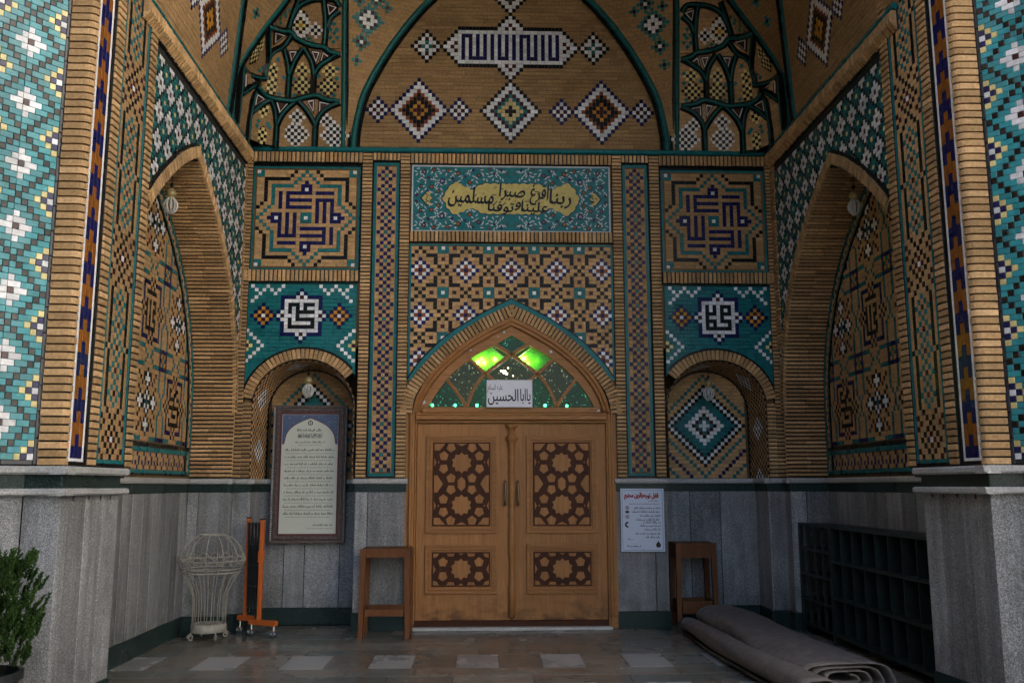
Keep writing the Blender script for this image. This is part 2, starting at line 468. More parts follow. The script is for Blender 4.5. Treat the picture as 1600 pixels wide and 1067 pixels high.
def ribbon(mb, curve, P, U, V, N, a, b, z, d, col, mi=0, out=1):
    """flat band beside a curve between offsets a..b (inwards), front at height z"""
    P = Vector(P); U = Vector(U); V = Vector(V); N = Vector(N)
    k = len(curve); A = []; B = []
    for i in range(k):
        t = (curve[min(i+1, k-1)]-curve[max(i-1, 0)]).normalized(); nr = Vector((-t[1], t[0]))*out
        pa = curve[i]+nr*a; pb = curve[i]+nr*b
        A.append(P+U*pa[0]+V*pa[1]+N*z); B.append(P+U*pb[0]+V*pb[1]+N*z)
    for i in range(k-1):
        mb.face([A[i], A[i+1], B[i+1], B[i]], col, mi)
        mb.face([A[i], A[i]-N*d, A[i+1]-N*d, A[i+1]], col, mi)
        mb.face([B[i], B[i+1], B[i+1]-N*d, B[i]-N*d], col, mi)
def arch_plate(mb, curve, top, P, U, V, N, z=0.0, col=(.02, .02, .02), mi=0):
    """plate between an arch curve (a increasing) and a level top"""
    P = Vector(P); U = Vector(U); V = Vector(V); N = Vector(N)
    for p, q in zip(curve[:-1], curve[1:]):
        if abs(p[0]-q[0]) < 1e-6: continue
        if min(p[1], q[1]) >= top: continue
        mb.face([P+U*p[0]+V*min(p[1], top)+N*z, P+U*q[0]+V*min(q[1], top)+N*z, P+U*q[0]+V*top+N*z, P+U*p[0]+V*top+N*z], col, mi)
def strip(mb, P, U, V, N, a0, a1, b0, b1, z, d, col, mi=0):
    P = Vector(P); U = Vector(U); V = Vector(V); N = Vector(N)
    mb.obox(P+U*((a0+a1)/2)+V*((b0+b1)/2)+N*z, U, V, N, a1-a0, b1-b0, d, .0015, col, mi)
def frame4(mb, P, U, V, N, a0, a1, b0, b1, wd, z, d, col, mi=0):
    strip(mb, P, U, V, N, a0, a1, b1-wd, b1, z, d, col, mi); strip(mb, P, U, V, N, a0, a1, b0, b0+wd, z, d, col, mi)
    strip(mb, P, U, V, N, a0, a0+wd, b0+wd, b1-wd, z, d, col, mi); strip(mb, P, U, V, N, a1-wd, a1, b0+wd, b1-wd, z, d, col, mi)
def c_(k, a=.06): return jit(PAL[k][0], a)

# ------------------------------------------------------------------ Arabic shaping for lettering
_AR = {'ا': 'FE8D FE8E', 'أ': 'FE83 FE84', 'ب': 'FE8F FE90 FE91 FE92', 'ت': 'FE95 FE96 FE97 FE98', 'ج': 'FE9D FE9E FE9F FEA0',
 'ح': 'FEA1 FEA2 FEA3 FEA4', 'د': 'FEA9 FEAA', 'ر': 'FEAD FEAE', 'ز': 'FEAF FEB0', 'س': 'FEB1 FEB2 FEB3 FEB4', 'ص': 'FEB9 FEBA FEBB FEBC',
 'ع': 'FEC9 FECA FECB FECC', 'غ': 'FECD FECE FECF FED0', 'ف': 'FED1 FED2 FED3 FED4', 'ق': 'FED5 FED6 FED7 FED8', 'ل': 'FEDD FEDE FEDF FEE0',
 'م': 'FEE1 FEE2 FEE3 FEE4', 'ن': 'FEE5 FEE6 FEE7 FEE8', 'ه': 'FEE9 FEEA FEEB FEEC', 'و': 'FEED FEEE', 'ي': 'FEF1 FEF2 FEF3 FEF4', 'ئ': 'FE89 FE8A FE8B FE8C'}
_AR = {k: [chr(int(x, 16)) for x in v.split()] for k, v in _AR.items()}
def arabic(s):
    out = []
    for i, ch in enumerate(s):
        if ch not in _AR: out.append(ch); continue
        f = _AR[ch]
        pv = i > 0 and s[i-1] in _AR and len(_AR[s[i-1]]) == 4
        nx = i+1 < len(s) and s[i+1] in _AR and len(f) == 4
        if pv and nx: out.append(f[3])
        elif pv: out.append(f[1])
        elif nx: out.append(f[2])
        else: out.append(f[0])
    return ''.join(reversed(out))
def text_geo(s, size):
    cu = bpy.data.curves.new('lettering', 'FONT'); cu.body = arabic(s); cu.size = size; cu.align_x = 'CENTER'
    cu.resolution_u = 3
    o = bpy.data.objects.new('lettering', cu); COL.objects.link(o)
    dg = bpy.context.evaluated_depsgraph_get()
    me = bpy.data.meshes.new_from_object(o.evaluated_get(dg))
    vs = [v.co.copy() for v in me.vertices]; fs = [tuple(p.vertices) for p in me.polygons]
    bpy.data.objects.remove(o); bpy.data.curves.remove(cu); bpy.data.meshes.remove(me)
    return vs, fs
def add_text(mb, s, size, P, U, V, N, z, col=(.01, .01, .012), mi=0, width=None, bold=0.0, nib=0.0, rise=0.0, tall=1.0):
    vs, fs = text_geo(s, size)
    if not vs: return
    x0 = min(v.x for v in vs); x1 = max(v.x for v in vs); y0 = min(v.y for v in vs); y1 = max(v.y for v in vs)
    k = (width/(x1-x0)) if width else 1.0; cx = (x0+x1)/2; cy = (y0+y1)/2
    P = Vector(P); U = Vector(U); V = Vector(V); N = Vector(N)
    offs = [(0, 0)] + ([(bold, 0), (-bold, 0), (0, bold), (0, -bold)] if bold else [])
    if nib: offs = [(nib*t*.62, nib*t*.78) for t in (-1, -.6, -.2, .2, .6, 1)]
    for i, (ox, oy) in enumerate(offs):
        mb.faces([P+U*((v.x-cx)*k+ox+(v.y-cy)*.10*(1 if nib else 0))+V*((v.y-cy)*(tall if v.y > cy else 1)+oy+rise*(v.x-cx)*k+(.10*((v.x-cx)*k)**2 if nib else 0))+N*(z+i*.00008) for v in vs], fs, col, mi)
def scribble(mb, P, U, V, N, w_, h, z, col, mi=0):
    """a line of print too small to read: short joined strokes on a baseline"""
    P = Vector(P); U = Vector(U); V = Vector(V); N = Vector(N)
    x = -w_/2
    while x < w_/2 - h*.5:
        L = min(random.uniform(.6, 3.2)*h, w_/2-x)
        mb.face([P+U*a+V*b+N*z for a, b in ((x, 0), (x+L, 0), (x+L, h*.2), (x, h*.2))], col, mi)
        k = max(1, int(L/(h*.45)))
        for i in range(k):
            xa = x + (i+random.random()*.6)*L/k; hh = h*random.choice([.45, .55, .9, 1.0]); ww = h*.16
            b0 = h*.2 if random.random() < .8 else -h*.25
            mb.face([P+U*a+V*b+N*(z+.0001) for a, b in ((xa, b0), (xa+ww, b0), (xa+ww+h*.08, hh if b0 > 0 else 0), (xa+h*.05, hh if b0 > 0 else 0))], col, mi)
        x += L + h*random.uniform(.25, .5)

# ================================================================== GROUND
gm = MB(); gm.face([(-300, -300, F-.03), (300, -300, F-.03), (300, 300, F-.03), (-300, 300, F-.03)], (.3, .29, .27))
gr = gm.build('ground', None, M_GROUND); gr['kind'] = 'structure'
fm = MB(); fm.box(-4.6, 4.6, -7.6, .9, F-.028, F-.006, (.03, .03, .03))
floor = fm.build('floor', None, M_MORTAR); floor['kind'] = 'structure'
PW, PD = .335, .555
def slab(x0, x1, y0, y1, mt):
    me = brick_mesh('paving_slab', x1-x0-.005, y1-y0-.005, .012, .0015, (.4, .4, .4), [mt])
    put('paving_slab', me, floor, basis(((x0+x1)/2, (y0+y1)/2, F+random.uniform(-.0012, .0006)), (1, 0, 0), (0, 1, 0), (0, 0, 1)))
rows = [(-1.86-PD*k, -1.86-PD*(k-1)) for k in range(-3, 8)]
for i, (ya, yb) in enumerate(rows):
    yb = min(yb, .9)
    lightrow = (i == 3) or (i > 3 and (i-3) % 2 == 0)
    if lightrow:
        for j in range(-10, 11):
            x0 = .345 + (j-.5)*PW
            slab(x0, x0+PW, ya, yb, M_FLOORL if j % 2 == 0 else random.choice([M_FLOORD, M_FLOORD, M_FLOORG]))
    else:
        ys = [ya, (ya+yb)/2, yb]
        for a, b in zip(ys[:-1], ys[1:]):
            x = -3.5 + random.uniform(-.3, .1)
            while x < 3.5:
                L = random.uniform(.42, .78)
                slab(x, x+L, a, b, random.choice([M_FLOORD, M_FLOORD, M_FLOORG])); x += L

# ================================================================== BACK WALL
XU, XV, XN = Vector((1, 0, 0)), Z, Vector((0, -1, 0))
OB = Vector((0, 0, 0))
wall = thing('tiled_wall', 'back wall of the porch covered in mosaic panels round the door arch', 'wall', (0, 0, F))
bud = [300]
BP = .0382
def stack(part, br, P, U, V, N, x0, x1, z0, z1, proud, depth, pitch=BP, split=1, single=True, bev=.005, gap=.0112):
    n = round((z1-z0)/pitch); p = (z1-z0)/n
    P = Vector(P); U = Vector(U); V = Vector(V); N = Vector(N)
    for i in range(n):
        xs = [x0]
        if split > 1:
            for k in range(1, split): xs.append(x0+(x1-x0)*(k/split + (.06 if i % 2 else -.06)))
        xs.append(x1)
        for a, b in zip(xs[:-1], xs[1:]):
            br.add(P+U*((a+b)/2)+V*(z0+(i+.5)*p)+N*proud, U, V, N, b-a-(.003 if split > 1 else 0), p-gap, depth, bev, single=single)
def row(part, br, P, U, V, N, x0, x1, z0, z1, proud, depth, pitch=.0425, single=True):
    n = round((x1-x0)/pitch); p = (x1-x0)/n
    P = Vector(P); U = Vector(U); V = Vector(V); N = Vector(N)
    for i in range(n):
        br.add(P+U*(x0+(i+.5)*p)+V*((z0+z1)/2)+N*proud, U, V, N, p-.0115, z1-z0-.004, depth, .005, single=single)

# curves on the back wall (x, z)
def mirror(c): return [Vector((-p[0], p[1])) for p in reversed(c)] + [Vector((p[0], p[1])) for p in c[1:]]
main_o = mirror(smooth_curve([(0, 3.160), (.318, 3.001), (.639, 2.783), (.885, 2.540), (1.03, 2.343), (1.088, 2.20), (1.105, 2.06)], 8))
teal_o = mirror(smooth_curve([(0, 3.212), (.318, 3.046), (.639, 2.838), (.893, 2.597), (1.035, 2.395)], 8))
main_i = mirror(smooth_curve([(0, 3.030), (.253, 2.905), (.51, 2.738), (.764, 2.505), (.921, 2.272), (.985, 2.05)], 8))
def niche_o(x): return 2.12+.58*math.sqrt(max(0, 1-((x-2.06)/.61)**2))
def niche_curve(a, b, sp=2.12, n=40, cx=2.06): return [Vector((cx-a*math.cos(math.pi*i/n), sp+b*math.sin(math.pi*i/n))) for i in range(n+1)]

# --- flanking brick columns, dark mortar cores behind
for sx in (-1, 1):
    for (a, b, z0, z1, sp, prd) in ((1.045, 1.140, 1.425, 4.74, 1, .046), (1.430, 1.530, 1.425, 4.74, 1, .046)):
        mb = MB(); x0, x1 = sorted((sx*a, sx*b)); mb.box(x0, x1, -.036, .02, z0, z1, (.02, .02, .02))
        part = mb.build('brick_column', wall, M_MORTAR)
        br = Bricks(part, bud); stack(part, br, OB, XU, XV, XN, x0, x1, z0, z1, prd, .02, single=(a < 1.2)); br.done()
    # bullnose corner column
    x0, x1 = sorted((sx*2.645, sx*2.735))
    mb = MB(); mb.box(x0, x1, -.036, .02, 1.425, 4.72, (.02, .02, .02)); part = mb.build('brick_column', wall, M_MORTAR)
    br = Bricks(part, bud); stack(part, br, OB, XU, XV, XN, x0, x1, 1.425, 4.72, .046, .02, single=False)
    stack(part, br, (sx*2.692, -.05, 0), (0, -sx, 0), XV, (-sx, 0, 0), -.01, .10, 2.7, 4.72, 0, .03, single=False); br.done()
    # brick jamb beside the niche
    x0, x1 = sorted((sx*2.56, sx*2.645))
    mb = MB(); mb.box(x0, x1, -.03, .44, 1.425, 2.13, (.02, .02, .02)); part = mb.build('brick_jamb', wall, M_MORTAR)
    br = Bricks(part, bud); stack(part, br, OB, XU, XV, XN, x0, x1, 1.425, 2.16, .042, .02, single=False); br.done()
    # checkered strip between the columns
    mb = MB(); x0, x1 = sorted((sx*1.143, sx*1.428)); mb.box(x0, x1, .0, .02, 1.425, 4.66, (.008, .008, .008), 1); mb.box(sx*1.285-.12, sx*1.285+.12, -.004, .0, 1.44, 4.64, (.17, .105, .05), 2)
    frame4(mb, OB, XU, XV, XN, sx*1.285-.130, sx*1.285+.130, 1.44, 4.645, .030, .012, .012, PAL['g'][0], 1)
    part = mb.build('mosaic_strip', wall, [M_MORTAR, M_GLAZE, M_BRICK])
    def fstrip(c, r):
        rr = r % 4
        if c == 0 and rr == 2: return 'g'
        if (c in (-1, 1) and rr in (1, 3)) or (c in (-2, 2) and rr == 2) or (c == 0 and rr == 0): return 'n'
        return 't'
    tb = MB(); mosaic(tb, (sx*1.285, -.004, 4.585), XU, XV, XN, .0376, -2, 2, 0, 82, fstrip, run={'t': 1})
    for sgn in (-1, 1): strip(tb, OB, XU, XV, XN, sx*1.285+sgn*.0975-.004, sx*1.285+sgn*.0975+.004, 1.47, 4.61, .008, .006, TAN, 1)
    tb.build('mosaic_tile', part, MOS, kind='stuff')

# --- brick bands
def band(x0, x1, z0, z1, prd, single=True, pitch=.0425):
    mb = MB(); mb.box(x0, x1, -prd+.010, .02, z0, z1, (.02, .02, .02)); part = mb.build('brick_band', wall, M_MORTAR)
    br = Bricks(part, bud); row(part, br, OB, XU, XV, XN, x0, x1, z0, z1, prd, .02, pitch, single); br.done()
band(-1.04, 1.04, 3.800, 3.912, .050)
for sx in (-1, 1):
    a, b = sorted((sx*1.545, sx*2.700)); band(a, b, 3.380, 3.500, .050, single=False)
    a, b = sorted((sx*1.530, sx*2.645)); band(a, b, 4.632, 4.742, .050, single=False)
    a, b = sorted((sx*1.142, sx*1.428)); band(a, b, 4.662, 4.742, .040, single=False)
band(-1.043, 1.043, 4.632, 4.742, .044, single=False)
mb = MB(); mb.tube([(-2.72, -.03, 4.775), (2.72, -.03, 4.775)], .028, 10, PAL['g'][0]); mb.box(-2.72, 2.72, -.02, .1, 4.742, 4.81, (.01, .01, .01), 1)
mb.build('glazed_moulding', wall, [M_GLAZE, M_MORTAR], smooth=False)

# --- square kufic panels
def fsquare(c, r):
    x, y = c, r
    ax, ay = abs(x), abs(y)
    if max(ax, ay) > 13: return 'g'
    if ax >= 12 and ay >= 12: return 'w' if (ax == 13 and ay == 13) else 'g'
    for k in range(4):
        if x == 0 and y == -8: return 'w'
        if (-1 <= x <= 1 and -9 <= y <= -7) or (x == 0 and y == -10): return 'n'
        if (y == -7 and -5 <= x <= 1) or (x == -5 and -7 <= y <= -3) or (y in (-5, -3) and -5 <= x <= 1): return 'n'
        if x == -7 and -7 <= y <= -3: return 'n'
        x, y = -y, x
    if ax <= 1 and ay <= 1: return 'w' if ax == 0 and ay == 0 else 'g'
    lo, hi = min(ax, ay), max(ax, ay)
    if hi == 11 and 5 <= lo <= 11: return 'k'
    if (hi == 12 and lo == 4) or (hi == 13 and lo == 3): return 'k'
    if hi == 9 and 4 <= lo <= 9: return 'g'
    if hi+lo == 13 and hi >= 10: return 'g'
    return 't'
for sx in (-1, 1):
    cx, cz = sx*2.1005, 4.049
    mb = MB(); mb.box(cx-.565, cx+.565, .0, .02, 3.50, 4.635, (.008, .008, .008), 1); mb.box(cx-.545, cx+.545, -.004, .0, 3.504, 4.594, (.17, .105, .05), 2)
    frame4(mb, OB, XU, XV, XN, cx-.545, cx+.545, 3.504, 4.594, .020, .011, .012, PAL['g'][0], 1)
    part = mb.build('mosaic_panel', wall, [M_MORTAR, M_GLAZE, M_BRICK])
    tb = MB(); mosaic(tb, (cx, -.004, cz), XU, XV, XN, .0376, -13, 13, -13, 13, fsquare, run={'t': 3, 'k': 4, 'n': 3, 'g': 3})
    tb.build('mosaic_tile', part, MOS, kind='stuff')

# --- teal kufic panels above the niches
ALI = ['kkkwkkk', 'kwkwkww', 'kwkkkkk', 'wwkwwww', 'kwkkkkk', 'kwwwwwk', 'kkkkkkk']
MUH = ['kwkwkkk', 'kwkwkwk', 'kkkwkkk', 'kwwwkww', 'kkkwkkk', 'kwkwwwk', 'kkkkkkk']
DOTW = {(-13, -8), (-12, -7), (-11, -6), (-12, -5), (-13, -4), (-10, -7), (-9, -8), (-8, -7), (-7, -6), (-6, -7), (-5, -8),
        (-14, 4), (-13, 5), (-12, 6), (-11, 7), (-10, 8), (-11, 9), (-12, 10), (-13, 11), (-14, 12)}
def fteal(grid):
    def f(c, r):
        ax, ay = abs(c), abs(r)
        if ax <= 3 and ay <= 3: return grid[r+3][c+3]
        if max(ax, ay) == 4: return 'w'
        lo, hi = min(ax, ay), max(ax, ay)
        if hi == 5: return 'r' if lo == 0 else ('w' if lo == 1 else 'n')
        if hi == 6 and lo <= 1 : return 'w' if lo == 0 else 'n'
        if r == 0 and ax == 7: return 'n'
        if c == 0 and ay == 7: return 'n'
        d = abs(ax-10)+ay
        if d == 0: return 'w'
        if d == 1: return 'r'
        if d == 2: return 'o'
        if d == 3: return 'n'
        if (-ax, r) in DOTW: return 'w'
        if (ax, r) in ((14, 7), (14, 9), (13, 8)): return 'y'
        if (ax, r) == (14, 8): return 'r'
        return 'g'
    return f
for sx in (-1, 1):
    cx, cz = sx*2.112, 3.035
    x0, x1 = cx-.552, cx+.552
    cur = [p for p in [Vector((sx*q[0], q[1])) for q in niche_curve(.60, .57)]]
    if sx < 0: cur = cur[::-1]
    cur = [Vector((max(x0, min(x1, p[0])), p[1])) for p in cur]
    mb = MB(); arch_plate(mb, cur, 3.378, OB, XU, XV, XN, .004, (.006, .045, .042), 1)
    band_c = [Vector((sx*q[0], q[1])) for q in niche_curve(.632, .600)]
    ribbon(mb, [p for p in band_c if x0 < p[0] < x1], OB, XU, XV, XN, 0, .03*(-sx if False else 1)*(1 if sx < 0 else -1), .013, .012, (.008, .008, .008), 1)
    part = mb.build('mosaic_panel', wall, [M_MORTAR, M_GLAZE])
    tb = MB()
    mosaic(tb, (cx, -.004, cz), XU, XV, XN, .0378, -14, 14, -8, 24, fteal(ALI if sx < 0 else MUH),
           keep=lambda c, r: (cz-(r+.5)*.0378) > 2.12+.55*math.sqrt(max(0, 1-(((cx+c*.0378)*sx-2.06)/.59)**2)) or r < 8,
           run={'g': 3, 'w': 2, 'k': 2, 'n': 3})
    tb.build('mosaic_tile', part, MOS, kind='stuff')
    # niche arch of voussoirs
    mb = MB(); oc = [Vector((sx*q[0], q[1])) for q in niche_curve(.605, .575)]; oc = [p for p in oc if 1.545 <= abs(p[0]) <= 2.66]
    ribbon(mb, oc, OB, XU, XV, XN, 0, .10*(1 if sx < 0 else -1), .034, .05, (.02, .02, .02))
    part = mb.build('niche_arch', wall, M_MORTAR)
    br = Bricks(part, bud); ring(br, oc, OB, XU, XV, XN, .0465, .098, .03, out=(1 if sx < 0 else -1), proud=.044); br.done()

# --- niches
def fniche(c, r):
    d = abs(c)+abs(r)
    if d == 11 or d == 9: return 'k'
    if d == 10: return 'w' if (c+r) % 2 == 0 else 'w'
    if d <= 8:
        if d in (4, 5): return 'w'
        if d == 3: return 'r' if c*r else 'k'
        if d <= 1: return 'w'
        return 'g'
    if d in (14, 22): return 'g' if True else 't'
    if d == 18: return 'n' if r > 0 else 't'
    return 't'
def fjamb(c, r):
    a = abs((r % 16)-8); d = abs(c)+a
    if d == 0: return 'o'
    if d in (1, 3): return 'w'
    if d in (2, 4): return 'k' if d == 2 else 'b'
    return 't' if (c+r) % 2 else 'b'
for sx in (-1, 1):
    cx, ND = sx*2.06, .45
    fr_ = [Vector((1, 0))]*0
    front = [(cx-.5, 1.42)] + [(cx-.5*math.cos(math.pi*i/24), 2.12+.465*math.sin(math.pi*i/24)) for i in range(25)] + [(cx+.5, 1.42)]
    back = [(cx-.455, 1.42)] + [(cx-.455*math.cos(math.pi*i/24), 2.10+.45*math.sin(math.pi*i/24)) for i in range(25)] + [(cx+.455, 1.42)]
    mb = MB()
    for i in range(len(front)-1):
        a, b = front[i], front[i+1]; c, d = back[i], back[i+1]
        mb.face([(a[0], -.03, a[1]), (b[0], -.03, b[1]), (d[0], ND+.01, d[1]), (c[0], ND+.01, c[1])], (.02, .02, .02))
    mb.face([(cx-.6, ND+.004, 1.35), (cx+.6, ND+.004, 1.35), (cx+.6, ND+.004, 2.7), (cx-.6, ND+.004, 2.7)], (.15, .095, .045), 2)
    ribbon(mb, [Vector(p) for p in back], (0, ND, 0), XU, XV, XN, 0, -.022, .012, .012, (.008, .008, .008), 1)
    part = mb.build('niche', wall, [M_MORTAR, M_GLAZE, M_BRICK])
    tb = MB()
    mosaic(tb, (cx-.02*sx, ND+.002, 1.965), XU, XV, XN, .0375, -13, 13, -16, 14, fniche,
           keep=lambda c, r: abs(c*.0375) < .445 and (1.965-r*.0375) > 1.435 and ((1.965-r*.0375) < 2.12 or (c*.0375/.45)**2+((1.965-r*.0375-2.10)/.445)**2 < 1),
           run={'t': 3, 'g': 3, 'w': 1})
    tb.build('mosaic_tile', part, MOS, kind='stuff')
    # inner reveal: one strip of tiles that follows the jamb and the arch
    tb = MB()
    path = resample([Vector((p[0], p[1])) for p in front], step=.033); pathb = resample([Vector((p[0], p[1])) for p in back], n=len(path)-1)
    for i in range(len(path)-1):
        a0 = Vector((path[i][0], -.02, path[i][1])); a1 = Vector((path[i+1][0], -.02, path[i+1][1]))
        b0 = Vector((pathb[i][0], ND, pathb[i][1])); b1 = Vector((pathb[i+1][0], ND, pathb[i+1][1]))
        V_ = (a1-a0).normalized()
        for k in range(13):
            t = (k+.5)/13; p = (a0+a1)/2*(1-t)+(b0+b1)/2*t; U_ = ((b0+b1)/2-(a0+a1)/2).normalized(); N_ = V_.cross(U_).normalized()
            if N_.dot(Vector((cx, .2, 2.0))-p) < 0: N_ = -N_
            ch = fjamb(k-6, i); col, mi = PAL[ch]
            tb.obox(p+N_*.006, U_, V_, N_, .032, (a1-a0).length*.93, .008, .002, jit(col, .15), mi)
    tb.build('reveal_tile', part, MOS, kind='stuff')

# --- central mosaic above the door
def fcentre(c, r):
    x = ((c+6) % 12)-6; y = ((r+6) % 12)-6
    ax, ay = abs(x), abs(y)
    d = ax+ay; ex, ey = 6-ax, 6-ay
    if d == 0: return 'n'
    if d == 1: return 'u'
    if d == 2: return 'w'
    if d == 3: return 'n'
    if ex <= 1 and ey <= 1: return 'w' if ex == 0 and ey == 0 else 'g'
    if (ex == 0 and ey == 3) or (ey == 0 and ex == 3): return 'r'
    if (ex == 0 and ay == 0) or (ex == 1 and ay == 1) or (ey == 0 and ax == 0) or (ey == 1 and ax == 1): return 'k'
    if (ay == 4 and 2 <= ax <= 4) or (ax == 4 and 2 <= ay <= 4): return 'k'
    return 't'
mb = MB(); arch_plate(mb, [p for p in teal_o if abs(p[0]) <= 1.036], 3.79, OB, XU, XV, XN, .004, (.17, .105, .05), 2)
strip(mb, OB, XU, XV, XN, -1.038, 1.038, 3.768, 3.786, .012, .012, PAL['g'][0], 1)
for sx in (-1, 1): strip(mb, OB, XU, XV, XN, sx*1.028-.010, sx*1.028+.010, 2.42, 3.768, .012, .012, PAL['g'][0], 1)
ribbon(mb, teal_o, OB, XU, XV, XN, -.016, 0, .016, .014, (.008, .008, .008), 1, out=-1)
ribbon(mb, teal_o, OB, XU, XV, XN, 0, .046, .030, .03, PAL['g'][0], 1, out=-1)
part = mb.build('mosaic_panel', wall, [M_MORTAR, M_GLAZE, M_BRICK])
tz = [Vector((p[0], p[1])) for p in teal_o]
def above(x, z):
    for p, q in zip(tz[:-1], tz[1:]):
        if p[0] <= x <= q[0]: return z > p[1]+(q[1]-p[1])*(x-p[0])/max(1e-6, q[0]-p[0])-.012
    return True
tb = MB(); CSC = .0386
mosaic(tb, (0, -.004, 3.512), XU, XV, XN, CSC, -26, 26, -6, 30, fcentre,
       keep=lambda c, r: above(c*CSC, 3.512-r*CSC) and 3.512-r*CSC > 2.4, run={'t': 2, 'k': 3})
tb.build('mosaic_tile', part, MOS, kind='stuff')
# pointed brick arch round the door
mb = MB()
for h in (0, 1):
    cc = main_o[:len(main_o)//2+1] if h == 0 else main_o[len(main_o)//2:]
    ribbon(mb, cc, OB, XU, XV, XN, 0, .125, .030, .16, (.02, .02, .02), 0, out=-1)
part = mb.build('door_arch', wall, M_MORTAR)
br = Bricks(part, bud)
half = len(main_o)//2
ring(br, main_o[:half+1], OB, XU, XV, XN, .0425, .118, .05, out=-1, proud=.042)
ring(br, main_o[half:], OB, XU, XV, XN, .0425, .118, .05, out=-1, proud=.042)
br.done()

# --- inscription panel with a golden cartouche
mb = MB(); mb.box(-1.03, 1.03, -.004, .02, 3.912, 4.634, (.012, .012, .012))
mb.box(-1.012, 1.012, -.010, .0, 3.925, 4.610, PAL['g'][0], 1)
frame4(mb, OB, XU, XV, XN, -1.026, 1.026, 3.912, 4.622, .016, .016, .014, (.50, .52, .54), 1)
part = mb.build('inscription_panel', wall, [M_MORTAR, M_GLAZE])
IC = (0, 4.268)
def ipx(px, py): return ((px-797.5)/309.5*2.052, IC[1]-(py-310.8)/101*.700)
half_c = [(797.5, 288), (840, 288), (847, 291), (852, 294), (856, 297), (860, 296), (868, 292), (873, 290), (880, 286.5), (884, 286), (888, 288), (892, 292), (897, 297), (899, 303), (904, 310.5)]
half_c = [ipx(a, b) for a, b in half_c]
# soften into lobes
top_r = [Vector(p) for p in half_c]
outl = [(p[0], p[1]) for p in top_r] + [(p[0], 2*IC[1]-p[1]) for p in reversed(top_r[:-1])]
full = outl + [(-x, z) for x, z in reversed(outl)][1:-1]
pl = []
for p in full:
    if not pl or (abs(p[0]-pl[-1][0])+abs(p[1]-pl[-1][1])) > 1e-5: pl.append(p)
_rs = resample([Vector(p) for p in pl]+[Vector(pl[0])], step=.012); _acc = 0; _o = []
for i in range(len(_rs)-1):
    t = (_rs[i+1]-_rs[i-1 if i else -2]).normalized(); nrm_ = Vector((-t[1], t[0]))
    if nrm_.dot(_rs[i]-Vector((0, IC[1]))) < 0: nrm_ = -nrm_
    _o.append(tuple(_rs[i]+nrm_*(.013*abs(math.sin(math.pi*i/7.0))-.004)))
pl = _o
cm = MB()
big = [(x*1.012, IC[1]+(z-IC[1])*1.045) for x, z in pl]
def fan(mbx, poly, z, col, mi=0):
    k = len(poly); P0 = OB+XU*0+XV*IC[1]+XN*z
    for i in range(k):
        a, b = poly[i], poly[(i+1) % k]
        mbx.face([P0, OB+XU*a[0]+XV*a[1]+XN*z, OB+XU*b[0]+XV*b[1]+XN*z], col, mi)
cm.faces([OB+XU*x+XV*z+XN*.0115 for x, z in big], [tuple(range(len(big)))], PAL['n'][0]); cm.faces([OB+XU*x+XV*z+XN*.013 for x, z in pl], [tuple(range(len(pl)))], (.62, .49, .15))
for sx in (-1, 1):
    q = [ipx(797.5+sx*dx, y) for dx, y in ((139, 310.5), (131, 301), (127, 300.5), (125, 303), (127, 307), (122, 310.5), (127, 314), (125, 318), (127, 321), (131, 320))]
    cxq = sum(a for a, b in q)/len(q)
    cm.faces([OB+XU*(cxq+(a-cxq)*1.25)+XV*(IC[1]+(b-IC[1])*1.2)+XN*.0115 for a, b in q], [tuple(range(len(q)))], PAL['n'][0])
    cm.faces([OB+XU*a+XV*b+XN*.013 for a, b in q], [tuple(range(len(q)))], (.56, .46, .15))
    for k in range(7):
        a = ipx(797.5+sx*(129+random.uniform(-4, 5)), 310.5+random.uniform(-6, 6))
        cm.box(a[0]-.008, a[0]+.008, -.0142, -.013, a[1]-.006, a[1]+.006, PAL['k'][0])
cm.build('cartouche', part, [M_GLAZE])
lt = MB()
WORDS = [('ربنا', 874, 311, .20, 34, 1.1), ('افرغ', 841, 306, .18, 28, 1.2), ('صبرا', 799, 301, .19, 40, 1.0), ('مسلمين', 735, 310, .22, 70, 1.15),
         ('علينا', 834, 325, .145, 42, 1.0), ('و', 808, 322, .15, 8, 1.0), ('توفنا', 781, 325, .145, 40, 1.0)]
for wd, px, py, sz, wpx, tl in WORDS:
    a = ipx(px, py); add_text(lt, wd, sz, OB+XV*a[1]+XU*a[0], XU, XV, XN, .0142, PAL['k'][0], 0, width=wpx/309.5*2.052, nib=.0062, rise=-.05, tall=tl)
for k in range(70):
    px = random.uniform(706, 888); lim = 18 if 760 < px < 840 else 12
    a = ipx(px, 310.5+random.uniform(-lim, lim)); s = random.uniform(.004, .008); th = random.choice([0, .8, 2.3])
    d = Vector((math.cos(th), 0, math.sin(th))); n = Vector((-math.sin(th), 0, math.cos(th)))
    c0 = OB+XU*a[0]+XV*a[1]+XN*.0147; L = random.choice([.8, 1, 3.2])
    lt.face([c0-d*s*L-n*s*.6, c0+d*s*L-n*s*.6, c0+d*s*L+n*s*.6, c0-d*s*L+n*s*.6], PAL['k'][0])
lt.build('calligraphy', part, [M_GLAZE])
